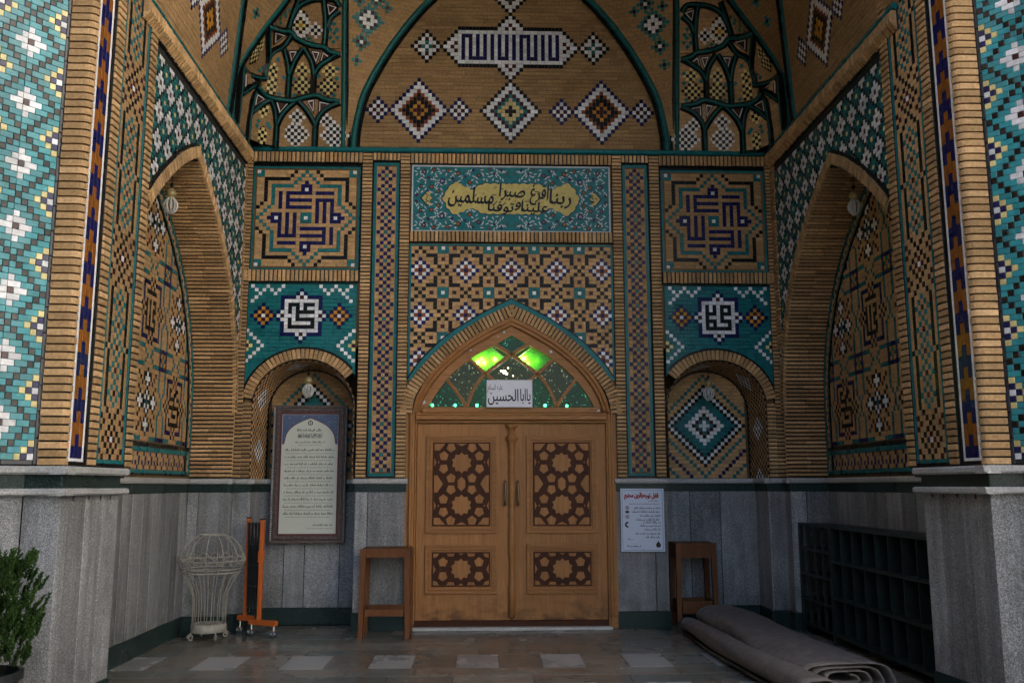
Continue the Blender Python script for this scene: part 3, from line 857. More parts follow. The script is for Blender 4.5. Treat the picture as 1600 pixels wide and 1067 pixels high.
# arabesque flowers: right quadrant mirrored both ways
fl = MB()
def disc(mbx, x, z, r, col, h, n=8, lobes=0):
    P0 = OB+XU*x+XV*z+XN*h; ring_ = []
    k = lobes*4 if lobes else n
    for i in range(k):
        a = 2*math.pi*i/k; rr = r*(1+.28*math.cos(lobes*a)) if lobes else r
        ring_.append(OB+XU*(x+rr*math.cos(a))+XV*(z+rr*math.sin(a))+XN*h)
    for i in range(k): mbx.face([P0, ring_[i], ring_[(i+1) % k]], col)
def leaf(mbx, x, z, ang, L, wd, col, h):
    d = Vector((math.cos(ang), 0, math.sin(ang))); n = Vector((-math.sin(ang), 0, math.cos(ang)))
    c0 = OB+XU*x+XV*z+XN*h
    mbx.face([c0-d*L*.5, c0-d*L*.1-n*wd, c0+d*L*.5, c0-d*L*.1+n*wd], col)
def arc(mbx, x, z, r, a0, a1, wd, col, h, n=10):
    for i in range(n):
        t0 = a0+(a1-a0)*i/n; t1 = a0+(a1-a0)*(i+1)/n
        mbx.face([OB+XU*(x+q*math.cos(t))+XV*(z+q*math.sin(t))+XN*h for q, t in ((r-wd, t0), (r+wd, t0), (r+wd, t1), (r-wd, t1))], col)
WH = (.60, .60, .62); OR_ = (.40, .085, .02); MA = (.10, .014, .02); OC = (.34, .15, .03)
flowers = [(933, 270, 3.0, 'x'), (918, 266.5, 2.6, OR_), (896, 267.5, 2.6, OR_), (905, 284, 3.2, 'N'), (938, 292, 2.7, 'P'), (921.5, 293, 2.7, OR_), (911, 300, 2.5, OC), (910, 310.5, 1.8, 'W'),
           (945, 306, 2.2, MA), (880, 272, 3.4, OC), (862, 286, 2.9, OR_), (848, 275, 2.9, 'P'), (857, 267, 2.0, MA), (832, 265, 2.0, OR_), (824, 272, 1.8, MA), (813, 266, 1.8, MA), (804, 272, 1.7, OC), (926, 279, 2.2, MA), (884, 266, 1.6, 'W'), (869, 277, 1.6, MA), (889, 280, 2.0, MA), (840, 281, 1.6, 'W')]
leaves = [(random.uniform(806, 948), random.uniform(263.5, 309), random.uniform(0, 6.28)) for k in range(230)]
def in_cart(px, py):
    a = ipx(px, py); return inside_poly([(x*1.03, IC[1]+(z-IC[1])*1.1) for x, z in pl], a[0], a[1])
taken = [(f[0], f[1], f[2]+1.2) for f in flowers]
lv = []
for (px, py, an) in leaves:
    if in_cart(px, py) or px > 947 or any((px-a)**2+(py-b)**2 < r*r for a, b, r in taken): continue
    taken.append((px, py, 2.9)); lv.append((px, py, an))
for sx in (1, -1):
    for sz in (1, -1):
        def q(px, py):
            a = ipx(px, py); return (sx*a[0], IC[1]+sz*(a[1]-IC[1]))
        for px, py, r, col in flowers:
            x, z = q(px, py); s = r/309.5*2.052
            if col == 'N':
                disc(fl, x, z, s*1.45, PAL['n'][0], .0118, lobes=8); disc(fl, x, z, s*.62, WH, .0122); disc(fl, x, z, s*.3, PAL['n'][0], .0125)
            elif col == 'W': disc(fl, x, z, s, WH, .0118, lobes=4)
            elif col == 'x': disc(fl, x, z, s*1.2, PAL['k'][0], .0118, lobes=5); disc(fl, x, z, s*.4, WH, .0122); disc(fl, x+sx*s*.7, z+sz*s*.9, s*.45, (.42, .02, .06), .0123)
            elif col == 'P': disc(fl, x, z, s*1.2, PAL['n'][0], .0118, lobes=6); disc(fl, x, z, s*.55, OC, .0122)
            else: disc(fl, x, z, s*1.2, PAL['k'][0] if col != MA else PAL['n'][0], .0118, lobes=5); disc(fl, x, z, s*.72, col, .0122, lobes=5)
        for px, py, an in lv:
            x, z = q(px, py); a = math.atan2(math.sin(an)*sz, math.cos(an)*sx)
            leaf(fl, x, z, a, .046, .0072, WH, .0118)
        for px, py, r, a0 in ((926, 279, 7.5, .4), (921, 285, 9, 2.2), (885, 276, 7, .5), (850, 270, 7, 3.6), (940, 283, 7, 4.0), (900, 273, 8, 2.9), (866, 272, 6, 1.2)):
            x, z = q(px, py); s = r/309.5*2.052
            aa = math.atan2(math.sin(a0)*sz, math.cos(a0)*sx)
            arc(fl, x, z, s, aa, aa+2.6, .0028, MA if r < 8 else (.05, .10, .10), .0113)
fl.build('arabesque', part, [M_GLAZE], kind='stuff')

# --- stone base of the back wall: piers beside the door, recesses in the niches
def dado(par, P, U, N, length, ztop, zband, zpl, widths, two=False, ledge_th=.05, over=.035, e0=0, e1=0, seed=0, ends=(0, 0)):
    """granite slabs between a dark plinth and a dark band under a pale ledge; P is the foot of the start"""
    P = Vector((P[0], P[1], 0)); U = Vector(U); N = Vector(N)
    mb = MB(); mb.obox(P+U*length/2+Z*((F+ztop-.01)/2)-N*.012, U, Z, N, max(.04, length-.07), ztop-.01-F, .05, 0, (.02, .02, .02))
    part = mb.build('dado', par, M_MORTAR)
    x = 0; rnd = random.Random(seed)
    while x < length-.02:
        wd = min(rnd.choice(widths)*rnd.uniform(.9, 1.1), length-x)
        if length-x-wd < .07: wd = length-x
        me = brick_mesh('granite_slab', wd-.006, (zband-zpl)-.003, .02, .0025, (.3, .3, .3), [M_GRANITE])
        put('granite_slab', me, part, basis(P+U*(x+wd/2)+Z*((zband+zpl)/2)+N*rnd.uniform(-.002, .001), U, Z, N)); x += wd
    nb = max(1, round(length/.75))
    for k in range(nb):
        wd = length/nb
        me = brick_mesh('plinth_slab', wd-.003, zpl-F, .03, .002, (.02, .03, .03), [M_GREEN])
        put('plinth_slab', me, part, basis(P+U*(wd*(k+.5))+Z*((zpl+F)/2)+N*.012, U, Z, N))
        if ztop-ledge_th-zband > .02:
            me = brick_mesh('band_slab', wd-.003, ztop-ledge_th-zband-(.0 if not two else .0), .03, .002, (.02, .03, .03), [M_GREEN])
            put('band_slab', me, part, basis(P+U*(wd*(k+.5))+Z*((ztop-ledge_th+zband)/2)+N*.006, U, Z, N))
    lm = MB()
    def ledge(z0, z1, ov):
        L0, L1 = -e0, length+e1
        prof = [(-.05, z0), (ov*.72, z0), (ov, z0+(z1-z0)*.25), (ov, z0+(z1-z0)*.75), (ov*.72, z1), (-.05, z1)]
        A = [P+U*L0+N*a+Z*b for a, b in prof]; B = [P+U*L1+N*a+Z*b for a, b in prof]
        k = len(prof); lm.faces(A+B, [tuple(range(k)), tuple(range(2*k-1, k-1, -1))]+[(i, i+k, (i+1) % k+k, (i+1) % k) for i in range(k)], (.4, .4, .4))
    ledge(ztop-ledge_th, ztop, over)
    if two: ledge(zband-.042, zband, over+.004)
    lo = lm.build('ledge', par, M_LEDGE)
    return part
ZT, ZB, ZP = 1.418, 1.290, .145
dado(wall, (-1.53, 0), XU, XN, .50, ZT, ZB, ZP, [.12, .38], seed=3, e0=.02, e1=.01)
dado(wall, (1.03, 0), XU, XN, .50, ZT, ZB, ZP, [.14, .36], seed=5, e0=.01, e1=.02)
for sx in (-1, 1):
    x0 = -2.56 if sx < 0 else 1.53
    dado(wall, (x0, .42), XU, XN, 1.03, ZT, ZB, ZP, [.22, .34, .3], seed=11+sx)
    # cheeks of the recess
    if sx < 0:
        dado(wall, (-2.545, .0), (0, 1, 0), (1, 0, 0), .42, ZT, ZB, ZP, [.2], seed=2)
        dado(wall, (-1.535, .42), (0, -1, 0), (-1, 0, 0), .42, ZT, ZB, ZP, [.2], seed=4)
    else:
        dado(wall, (1.535, .0), (0, 1, 0), (1, 0, 0), .42, ZT, ZB, ZP, [.2], seed=6)
        dado(wall, (2.545, .42), (0, -1, 0), (-1, 0, 0), .42, ZT, ZB, ZP, [.2], seed=8)
    a, b = sorted((sx*2.56, sx*2.72)); dado(wall, (a, -.0), XU, XN, b-a, ZT, ZB, ZP, [.3], seed=9)

# ================================================================== SIDE WALLS
SA_half = [(0, 4.18), (.22, 4.075), (.47, 3.925), (.83, 3.65), (1.13, 3.345), (1.35, 3.0), (1.48, 2.7), (1.56, 2.35), (1.58, 2.05)]
SA = mirror(smooth_curve(SA_half, 6))                  # outer edge of the arch, a = along the wall from its apex
SAI = []
for i, p in enumerate(SA):
    t = (SA[min(i+1, len(SA)-1)]-SA[max(i-1, 0)]).normalized(); SAI.append(p+Vector((t[1], -t[0]))*.095)
mid = len(SA)//2; SAI[mid] = Vector((0, 4.05))
YC = -1.66
def fspan(c, r):
    x = ((c+3) % 6)-3; y = ((r+3) % 6)-3; ax, ay = abs(x), abs(y); d = ax+ay
    if d == 3: return 'k'
    if d < 3: return ('r' if d == 0 else 'w')
    e = (3-ax)+(3-ay)
    return 'y' if e == 0 else 'g'
ALLAH = ['nnnnnnn', '       ', 'n n n  ', 'n n nnn', 'n n n n', 'n n nnn', 'nnnnn  ']
ALLAHG = ["  kkkkk  ", "         ", "k k  kk  ", "k k   k  ", "k k  kk  ", "k k k k  ", "k k k kk ", "kkkkkkkk "]
MUHG = [" kk  kk  ", " k  kk   ", " kkkk kk ", "    k    ", " kkkkkkk ", "   k   k ", "   kkk k ", " k     k ", " kkkkkkk "]
def fside(c, r, flip=False):
    # 18 x 20 cell tiles, alternately star and kufic
    tx = math.floor((c+9)/18); ty = math.floor((r+10)/20)
    x = c-tx*18; y = r-ty*20; ax, ay = abs(x), abs(y)
    cxn, cyn = 9-ax, 10-ay
    if cxn <= 2 and cyn <= 2:
        if cxn <= 1 and cyn <= 1: return 'o' if (c+r) % 2 else 'g'
        return 'n'
    if (ax == 7 and 3 <= ay <= 8) or (ay == 8 and 3 <= ax <= 7): return 'g'
    if ay < 3 and ax == 7+(3-ay): return 'g'
    if ax < 3 and ay == 8+(3-ax): return 'g'
    if ay == 0 and ax == 9: return 'g'
    if (tx+ty) % 2 == 0:
        for (px, py) in ((0, -5), (0, 5), (-4, 0), (4, 0)):
            d = abs(x-px)+abs(y-py)
            if d <= 1: return 'w'
            if d == 2: return 'k'
        d = ax+ay
        if d == 0: return 'g'
        if d <= 3: return 'k' if d % 2 else 'w'
        if (ax, ay) in ((5, 6), (4, 5), (3, 4), (2, 6), (5, 3)): return 'r'
        return 't'
    if ax <= 3 and ay <= 4:
        G = ALLAHK if (ty % 2 == 0) else MUHK
        gx = x+3; gy = y+4
        return G[gy][gx] if G[gy][gx] != ' ' else 't'
    if (ax == 5 and 2 <= ay <= 6) or (ay == 6 and 2 <= ax <= 5): return 'n'
    if (ax, ay) in ((6, 1), (5, 0), (4, 1), (1, 7), (0, 6), (1, 5), (7, 0)): return 'k' if (ax+ay) % 3 else 'r'
    return 't'
ALLAHK = ["kkkkkk ", "       ", "k k kk ", "k k  k ", "k k kk ", "k k k  ", "k k kk ", "k k  k ", "kkkkkk "]
MUHK = ["kk  kk ", "k  kk  ", "kkkk kk", "   k   ", "kkkkkkk", "  k   k", "  kkk k", "k     k", "kkkkkkk"]
for side in (-1, 1):
    nm = 'sunlit' if side < 0 else ''
    sw = thing('niche_wall', ('side wall with pointed niche standing behind the white wire cage and orange barrier' if side < 0 else
               'side wall with pointed niche standing behind the dark green shoe rack'), 'wall', (side*2.9, YC, F), 'side walls of the porch')
    sb = [300]
    XW = side*2.715; U = Vector((0, -side, 0)); N = Vector((-side, 0, 0)); P = Vector((XW, YC, 0))
    # spandrel mosaic plate
    mb = MB()
    lo, hi = (-1.36, 1.66) if side < 0 else (-1.66, 1.36)
    cur = [p for p in SA if lo <= p[0] <= hi]
    arch_plate(mb, cur, 4.62, P, U, Z, N, 0, (.012, .012, .012))
    ribbon(mb, cur, P, U, Z, N, -.028, .004, .012, .014, (.008, .008, .008), 1, out=-1)
    part = mb.build('mosaic_panel', sw, [M_MORTAR, M_GLAZE])
    tb = MB()
    def s_above(a, z):
        for p, q in zip(SA[:-1], SA[1:]):
            if p[0] <= a <= q[0]: return z > p[1]+(q[1]-p[1])*(a-p[0])/max(1e-6, q[0]-p[0])+.004
        return False
    CS = .0376
    mosaic(tb, P+Z*4.33, U, Z, N, CS, -43, 43, -5, 60, fspan, keep=lambda c, r: lo < c*CS < hi-.0 and s_above(c*CS, 4.33-r*CS), run={'g': 1, 'w': 2}, g=.003)
    tb.build('mosaic_tile', part, MOS, kind='stuff')
    # voussoir face of the pointed arch
    mb = MB(); ribbon(mb, [p for p in SA if (p[0] >= -1.12 if side < 0 else p[0] <= 1.12)], P, U, Z, N, 0, .086, .022, .04, (.02, .02, .02), 0, out=-1)
    part = mb.build('niche_arch', sw, M_MORTAR); br = Bricks(part, sb)
    lim0, lim1 = (-1.10, 9) if side < 0 else (-9, 1.10)
    ring(br, [p for p in SA[:mid+1] if p[0] >= lim0], P, U, Z, N, .0385, .092, .03, out=-1, proud=.032, single=False)
    ring(br, [p for p in SA[mid:] if p[0] <= lim1], P, U, Z, N, .0385, .092, .03, out=-1, proud=.032, single=False); br.done()
    # soffit and jambs: long bricks that run from the wall face to the back of the niche
    XB = side*3.10; depth = abs(XB-XW)
    mb = MB()
    for h in (0, 1):
        cc = SAI[:mid+1] if h == 0 else SAI[mid:]
        cc = ([Vector((cc[0][0], 1.43))] if h == 0 else []) + list(cc) + ([Vector((cc[-1][0], 1.43))] if h else [])
        for p, q in zip(cc[:-1], cc[1:]):
            t = (q-p).normalized(); nn = Vector((-t[1], t[0]))*.012
            if ((h == 1) != (side < 0)) and abs(p[0]) > 1.07: continue
            mb.face([P+U*(p[0]+nn[0])+Z*(p[1]+nn[1])+N*.02, P+U*(q[0]+nn[0])+Z*(q[1]+nn[1])+N*.02, P+U*(q[0]+nn[0])+Z*(q[1]+nn[1])-N*(depth+.05), P+U*(p[0]+nn[0])+Z*(p[1]+nn[1])-N*(depth+.05)], (.02, .02, .02))
    part = mb.build('niche_soffit', sw, M_MORTAR); br = Bricks(part, sb)
    for h in (0, 1):
        cc = SAI[:mid+1] if h == 0 else SAI[mid:]
        cc = ([Vector((cc[0][0], 1.43))] if h == 0 else []) + list(cc) + ([Vector((cc[-1][0], 1.43))] if h else [])
        far = (h == 1) == (side < 0)
        pts = resample(cc, step=.0392)
        for i, (p, q) in enumerate(zip(pts[:-1], pts[1:])):
            t = (q-p).normalized(); inn = Vector((t[1], -t[0])); m_ = (p+q)/2
            if not far and abs(m_[0]) > 1.07: continue
            V_ = U*t[0]+Z*t[1]; N_ = U*inn[0]+Z*inn[1]; L = (q-p).length
            cut = .5+(.05 if i % 2 else -.04)+random.uniform(-.01, .01)
            for a, b in ((-.030, cut*depth), (cut*depth, depth)):
                Uo = N if V_.cross(N_).dot(N) > 0 else -N
                br.add(P+U*m_[0]+Z*m_[1]-N*((a+b)/2)+N_*.004, Uo, V_, N_, b-a-.0015, L-.0135, .02, .006, single=far)
    br.done()
    # back of the niche
    mb = MB(); PB = Vector((XB, YC, 0))
    mb.face([PB+U*-1.62+Z*1.35, PB+U*1.62+Z*1.35, PB+U*1.62+Z*4.3, PB+U*-1.62+Z*4.3], (.16, .10, .047), 2)
    foot = [Vector((SAI[0][0], 1.44))]+list(SAI)+[Vector((SAI[-1][0], 1.44))]
    for (a, b, col, z) in ((0, .012, (.008, .008, .008), .013), (.012, .034, PAL['g'][0], .012), (.105, .126, PAL['g'][0], .012), (.126, .146, (.008, .008, .008), .013)):
        ribbon(mb, foot, PB, U, Z, N, a, b, z, .012, col, 1, out=-1)
    aw = SAI[-1][0]
    for (b0, b1, col) in ((1.44, 1.455, (.008,)*3), (1.455, 1.485, PAL['g'][0]), (1.632, 1.672, PAL['g'][0]), (1.672, 1.71, PAL['x'][0])):
        strip(mb, PB, U, Z, N, -aw+.035, aw-.035, b0, b1, .012, .012, col, 1)
    part = mb.build('mosaic_panel', sw, [M_MORTAR, M_GLAZE, M_BRICK])
    tb = MB()
    clip = [(p[0]*(1-.135/1.5), p[1]-.135*(1.0 if p[1] < 3.2 else 1.15)) for p in foot]
    clip = []
    for i, p in enumerate(foot):
        t = (foot[min(i+1, len(foot)-1)]-foot[max(i-1, 0)]).normalized(); q = p+Vector((t[1], -t[0]))*.138; clip.append((q[0], q[1]))
    clip[len(foot)//2] = (0, clip[len(foot)//2][1]-.06)
    SX, SZ = .0382, .0383
    # star centred 0.96 m in front of the far end of the niche, 0.60 behind its axis
    ox = (-.698-YC); oz = 2.813
    ctrA = ox if side < 0 else -ox
    mosaic(tb, PB+U*ctrA+Z*oz, U, Z, N, SX, -80, 80, -30, 31, fside,
           keep=lambda c, r: oz-r*SZ > 1.722 and inside_poly(clip, ctrA+c*SX, oz-r*SZ), run={'t': 4, 'g': 2, 'k': 2, 'n': 2}, g=.0008, csv=SZ, h=.0022, hv=.0003, tj={'t': .05})
    mosaic(tb, PB+Z*1.614, U, Z, N, .0365, -37, 37, 0, 3, lambda c, r: 'n' if ((r in (0, 3) and c % 4 == 0) or (r in (1, 2) and c % 2 == 1 and (c+r) % 4 != 0)) else 't',
           keep=lambda c, r: abs(c*.0365) < aw-.05, g=.0012, h=.0022, hv=.0003, tj={'t': .06})
    # dotted border that follows the arch
    pts = resample(foot, step=.037)
    for i, (p, q) in enumerate(zip(pts[:-1], pts[1:])):
        t = (q-p).normalized(); inn = Vector((t[1], -t[0])); m_ = (p+q)/2
        V_ = U*t[0]+Z*t[1]; N2 = U*inn[0]+Z*inn[1]
        for k, off in enumerate((.046, .0695, .093)):
            ch = 'n' if ((i % 4 == 0 and k != 1) or (i % 4 == 2 and k == 1)) else 't'
            UU = N2 if N2.cross(V_).dot(N) > 0 else -N2
            col, mi = PAL[ch]; tb.obox(PB+U*(m_[0]+inn[0]*off)+Z*(m_[1]+inn[1]*off)+N*.006, UU, V_, N, .0215, (q-p).length-.002, .008, .0015, jit(col), mi)
    tb.build('mosaic_tile', part, MOS, kind='stuff')
    # brick cornice under the vault
    mb = MB(); mb.box(min(XW, XW-side*.03), max(XW, XW-side*.03), -3.05, -.05, 4.60, 4.74, (.02, .02, .02))
    mb.tube([(XW-side*.035, -3.05, 4.775), (XW-side*.035, -.03, 4.775)], .028, 8, PAL['g'][0], 1)
    part = mb.build('brick_cornice', sw, [M_MORTAR, M_GLAZE]); br = Bricks(part, sb)
    n = round(3.0/.0425)
    for i in range(n):
        y = -3.05+(i+.5)*3.0/n
        br.add((XW-side*.080, y, 4.690), U, Z, N, .0335, .096, .06, .012, single=False)
        br.add((XW-side*.052, y, 4.622), U, (Z+N*.9).normalized(), (N-Z*.9).normalized(), .0335, .075, .03, .006, single=False)
    br.done()
    # stone base inside the niche
    if side < 0:
        dado(sw, (-3.10, -3.1), (0, 1, 0), (1, 0, 0), 3.0, ZT, ZB, ZP, [.2, .26, .23], seed=21)
        dado(sw, (-3.10, -.165), (1, 0, 0), (0, -1, 0), .39, ZT, ZB, ZP, [.11, .28], seed=22, e1=.0)
        dado(sw, (-2.712, -.165), (0, 1, 0), (1, 0, 0), .16, ZT, ZB, ZP, [.3], seed=23)
    else:
        dado(sw, (3.10, -.12), (0, -1, 0), (-1, 0, 0), 3.0, ZT, ZB, ZP, [.2, .26, .23], seed=24)
        dado(sw, (2.71, -.165), (1, 0, 0), (0, -1, 0), .39, ZT, ZB, ZP, [.24, .15], seed=25)
        dado(sw, (2.712, .0), (0, -1, 0), (-1, 0, 0), .165, ZT, ZB, ZP, [.3], seed=26)

# ================================================================== FRONT PIERS
def ffront(c, r):
    ax = abs(((c+5) % 10)-5); ay = abs(((r+5) % 10)-5); d = ax+ay; e = 10-d
    if d == 5: return 'k'
    if d < 5: return 'r' if d == 0 else ('w' if d <= 2 else 'G')
    if e == 0: return 'w'
    if e == 1: return 'n'
    if e == 2: return 'y'
    return 'G'
def fjstrip(c, r):
    k = r % 32; k = k-32 if k > 16 else k; a = abs(c); k2 = k
    rr = abs(k)
    up_ = (r % 32)
    if rr <= 5:
        if rr == 0: return {3: 'k', 1: 'r', 0: 'w'}.get(a, 't')
        if rr == 1: return {0: 'r', 2: 'k'}.get(a, 't')
        if rr == 2: return {1: 'k', 4: 'r'}.get(a, 't')
        if rr == 3: return {0: 'k', 3: 'r'}.get(a, 't')
        if rr == 4: return {1: 'k', 4: 'r'}.get(a, 't')
        return {2: 'k'}.get(a, 't')
    if a == 3 and rr != 16: return 'k'
    if a == 4 and rr == 16: return 'k'
    q = (rr-6) % 4
    if q == 0 and a == 0: return 'g'
    if q in (1, 3) and a == 1: return 'g'
    if q == 2: return {0: 'r', 2: 'g'}.get(a, 't')
    return 't'
ANG = R(39)
for side in (-1, 1):
    pr = thing('portal_pier', ('front pier in brighter light, panelled in turquoise tile, behind the potted shrub' if side < 0 else
               'front pier in shade, panelled in turquoise tile, beside the shoe rack'), 'pier', (side*2.9, -3.6, F), 'front piers of the portal')
    pb = [300]
    A = Vector((side*2.735, -3.67, 0)); D = Vector((-side*.05, 1, 0)).normalized()      # jamb runs inwards along D
    N = Vector((-side*D.y, 0, 0)); N = Vector((-side, -.05, 0)).normalized()
    U = D if side < 0 else -D
    sg = 1 if side < 0 else -1
    ZB0, ZTOP = 1.470, 6.2
    # core
    mb = MB(); B0 = Vector((side*2.88, -3.668, 0)); S = Vector((side*math.sin(ANG), -math.cos(ANG), 0))
    E_ = A+D*.90
    plan = [A-N*.03+Vector((0, .02, 0)), E_-N*.03, Vector((side*3.3, E_.y, 0)), B0+S*2.2+Vector((side*1.0, 1.0, 0)), B0+S*2.2+Vector((side*.05, .05, 0)), B0+Vector((side*.04, .05, 0))]
    lo_ = [Vector((p.x, p.y, F)) for p in plan]; hi_ = [Vector((p.x, p.y, ZTOP)) for p in plan]; k = len(plan)
    lo_ = [Vector((p.x, p.y, 1.40)) for p in plan]
    mb.faces(lo_+hi_, [(i, (i+1) % k, (i+1) % k+k, i+k) for i in range(k)]+[tuple(range(k))], (.02, .02, .02))
    E2 = A+D*.69; plan2 = [plan[0], E2-N*.03, Vector((side*3.3, E2.y, 0))]+plan[3:]
    mb.faces([Vector((p.x, p.y, F)) for p in plan2]+[Vector((p.x, p.y, 1.399)) for p in plan2], [(i, (i+1) % k, (i+1) % k+k, i+k) for i in range(k)], (.02, .02, .02))
    mb.build('pier_core', pr, M_MORTAR)
    # jamb strips, front to back
    P0 = A+N*0
    mb = MB()
    def js(a0, a1, z0, z1, h, d, col, mi=0):
        aa, bb = (a0, a1) if side < 0 else (-a1, -a0)
        strip(mb, P0, U, Z, N, aa, bb, z0, z1, h, d, col, mi)
    js(.012, .255, ZB0, ZTOP, .004, .03, (.006, .006, .007))
    for a0, a1 in ((.030, .050), (.195, .215)): js(a0, a1, ZB0+.022, ZTOP, .012, .01, PAL['w'][0])
    js(.050, .195, ZB0+.022, ZB0+.040, .012, .01, PAL['w'][0])
    part = mb.build('glazed_strip', pr, [M_GLAZE])
    tb = MB(); sub = .145/3; z = ZB0+.042; per = .280
    for kx in range(3):
        zz = ZB0+.042; 
        zs = [ZB0+.042]; first = .070 if kx == 1 else 0
        edge = ZB0+.042+.070+(first); kcol = 0
        while zs[-1] < ZTOP:
            zs.append(min(edge, ZTOP)); edge += .140
        for i, (q0, q1) in enumerate(zip(zs[:-1], zs[1:])):
            col = PAL['n'][0] if i % 2 == 0 else (.25, .085, .013)
            a0 = .050+kx*sub; aa, bb = (a0, a0+sub) if side < 0 else (-a0-sub, -a0)
            strip(tb, P0, U, Z, N, aa+.0008, bb-.0008, q0+.0008, q1-.0008, .0115, .01, jit(col, .06))
    tb.build('tile_inlay', part, [M_GLAZE])
    # brick strips
    for (a0, a1, single) in ((.268, .372, True), (.795, .895, False)):
        mb = MB(); js(a0-.004, a1+.004, ZB0, ZTOP, .010, .03, (.02, .02, .02)); part = mb.build('brick_strip', pr, M_MORTAR)
        br = Bricks(part, pb)
        aa, bb = (a0, a1) if side < 0 else (-a1, -a0)
        stack(part, br, P0, U, Z, N, aa, bb, ZB0, 4.75, .022, .02, .0455, single=single, gap=.0105)
        stack(part, br, P0, U, Z, N, aa, bb, 4.75, ZTOP, .022, .02, .0455, single=False); br.done()
    # mosaic strip
    mb = MB(); js(.376, .792, ZB0, ZTOP, .002, .03, (.008, .008, .008)); js(.400, .770, ZB0+.03, ZTOP, .004, .01, (.16, .10, .047), 1)
    js(.388, .408, ZB0+.045, ZTOP, .012, .01, PAL['g'][0]); js(.760, .780, ZB0+.045, ZTOP, .012, .01, PAL['g'][0]); js(.388, .780, ZB0+.020, ZB0+.045, .012, .01, PAL['g'][0])
    part = mb.build('mosaic_strip', pr, [M_GLAZE, M_BRICK])
    tb = MB(); mosaic(tb, P0+U*(sg*.584)+Z*1.645+N*.004, U, Z, N, .0385, -4, 4, -120, 3, fjstrip, run={'t': 1}, csv=.0375, g=.0010, h=.0026, hv=.0004, tj={'t': .07})
    tb.build('mosaic_tile', part, MOS, kind='stuff')
    # bullnose bricks on the arris: extruded profile
    pts2 = [(0, .0), (.108, .0)] + [(.108+.046*math.sin(t), .040*(1-math.cos(t))) for t in (R(22), R(45), R(68), R(90))] + [(.156, .046)]
    pitch = .0476; nrow = round((ZTOP-ZB0)/pitch)
    def bull(h):
        key = ('bull', side, h)
        if key not in _mc:
            b = MB(); k = len(pts2); front = []
            for (px, py) in pts2: front.append(Vector((side*(2.876-px), -3.690+py, 0)))
            v0 = [p.copy() for p in front]; v1 = [p+Z*h for p in front]
            i0 = [p+Vector((0, .006, .006)) for p in front]
            b.faces(v0+v1, [(i, i+1, i+1+k, i+k) for i in range(k-1)], TAN)
            bk0 = [Vector((p.x+side*.02, p.y+.05, p.z)) for p in v0]; 
            b.faces(v1+[p+Z*h for p in bk0], [(i, i+1, i+1+k, i+k) for i in range(k-1)], TAN)
            b.faces(v0+bk0, [(i, i+k, i+1+k, i+1) for i in range(k-1)], TAN)
            me = bpy.data.meshes.new('brick'); me.from_pydata(b.v, [], b.f); me.materials.append(M_BRICK)
            at = me.attributes.new('Col', 'FLOAT_COLOR', 'FACE'); at.data.foreach_set('color', [x for c in b.c for x in (*c, 1.0)])
            me.update(); _mc[key] = me
        return _mc[key]
    mb = MB(); x0, x1 = sorted((side*2.875, side*2.742)); mb.box(x0, x1, -3.650, -3.6, ZB0, ZTOP, (.02, .02, .02)); part = mb.build('brick_column', pr, M_MORTAR)
    tbk = MB()
    for i in range(nrow):
        mm = Matrix.Translation((random.uniform(-.0015, .0015), random.uniform(-.002, .001), ZB0+i*pitch))
        if ZB0+i*pitch < 4.7: put('brick', bull(pitch-.0110), part, mm)
        else: tbk.box(x0, x1, -3.69, -3.62, ZB0+i*pitch, ZB0+(i+1)*pitch-.0110, jit(TAN))
    tbk.build('brick', part, M_BRICK, kind='stuff')
    # splayed turquoise panel
    Up = -S if side < 0 else S
    Np = Up.cross(Z)
    PB = B0.copy()
    mb = MB()
    def ps(a0, a1, z0, z1, h, d, col, mi=0):
        aa, bb = (-a1, -a0) if side < 0 else (a0, a1)
        strip(mb, PB, Up, Z, Np, aa, bb, z0, z1, h, d, col, mi)
    ps(0, 2.2, ZB0, ZTOP, 0, .04, (.012, .012, .014))
    part = mb.build('mosaic_panel', pr, [M_GLAZEF])
    # slate coloured border blocks
    z = ZB0
    while z < ZTOP:
        L = .155; q = MB()
        aa, bb = (-.033, -.001) if side < 0 else (.001, .033)
        me = brick_mesh('border_tile', .032, L-.004, .012, .002, (.028, .030, .038), [M_GLAZEF])
        put('border_tile', me, part, basis(PB+Up*((aa+bb)/2)+Z*(z+L/2)+Np*.008, Up, Z, Np)); z += L
    for kx in range(10):
        me = brick_mesh('border_tile', .176, .026, .012, .002, (.028, .030, .038), [M_GLAZEF])
        a = .035+(kx+.5)*.18; put('border_tile', me, part, basis(PB+Up*(-a if side < 0 else a)+Z*(ZB0+.013)+Np*.008, Up, Z, Np))
    # tiles, nearest columns singly
    tb = MB(); bt = [300]; CSP = .0372; CZP = .03805
    def ff(c, r): return ffront(c, r)
    singles = 0
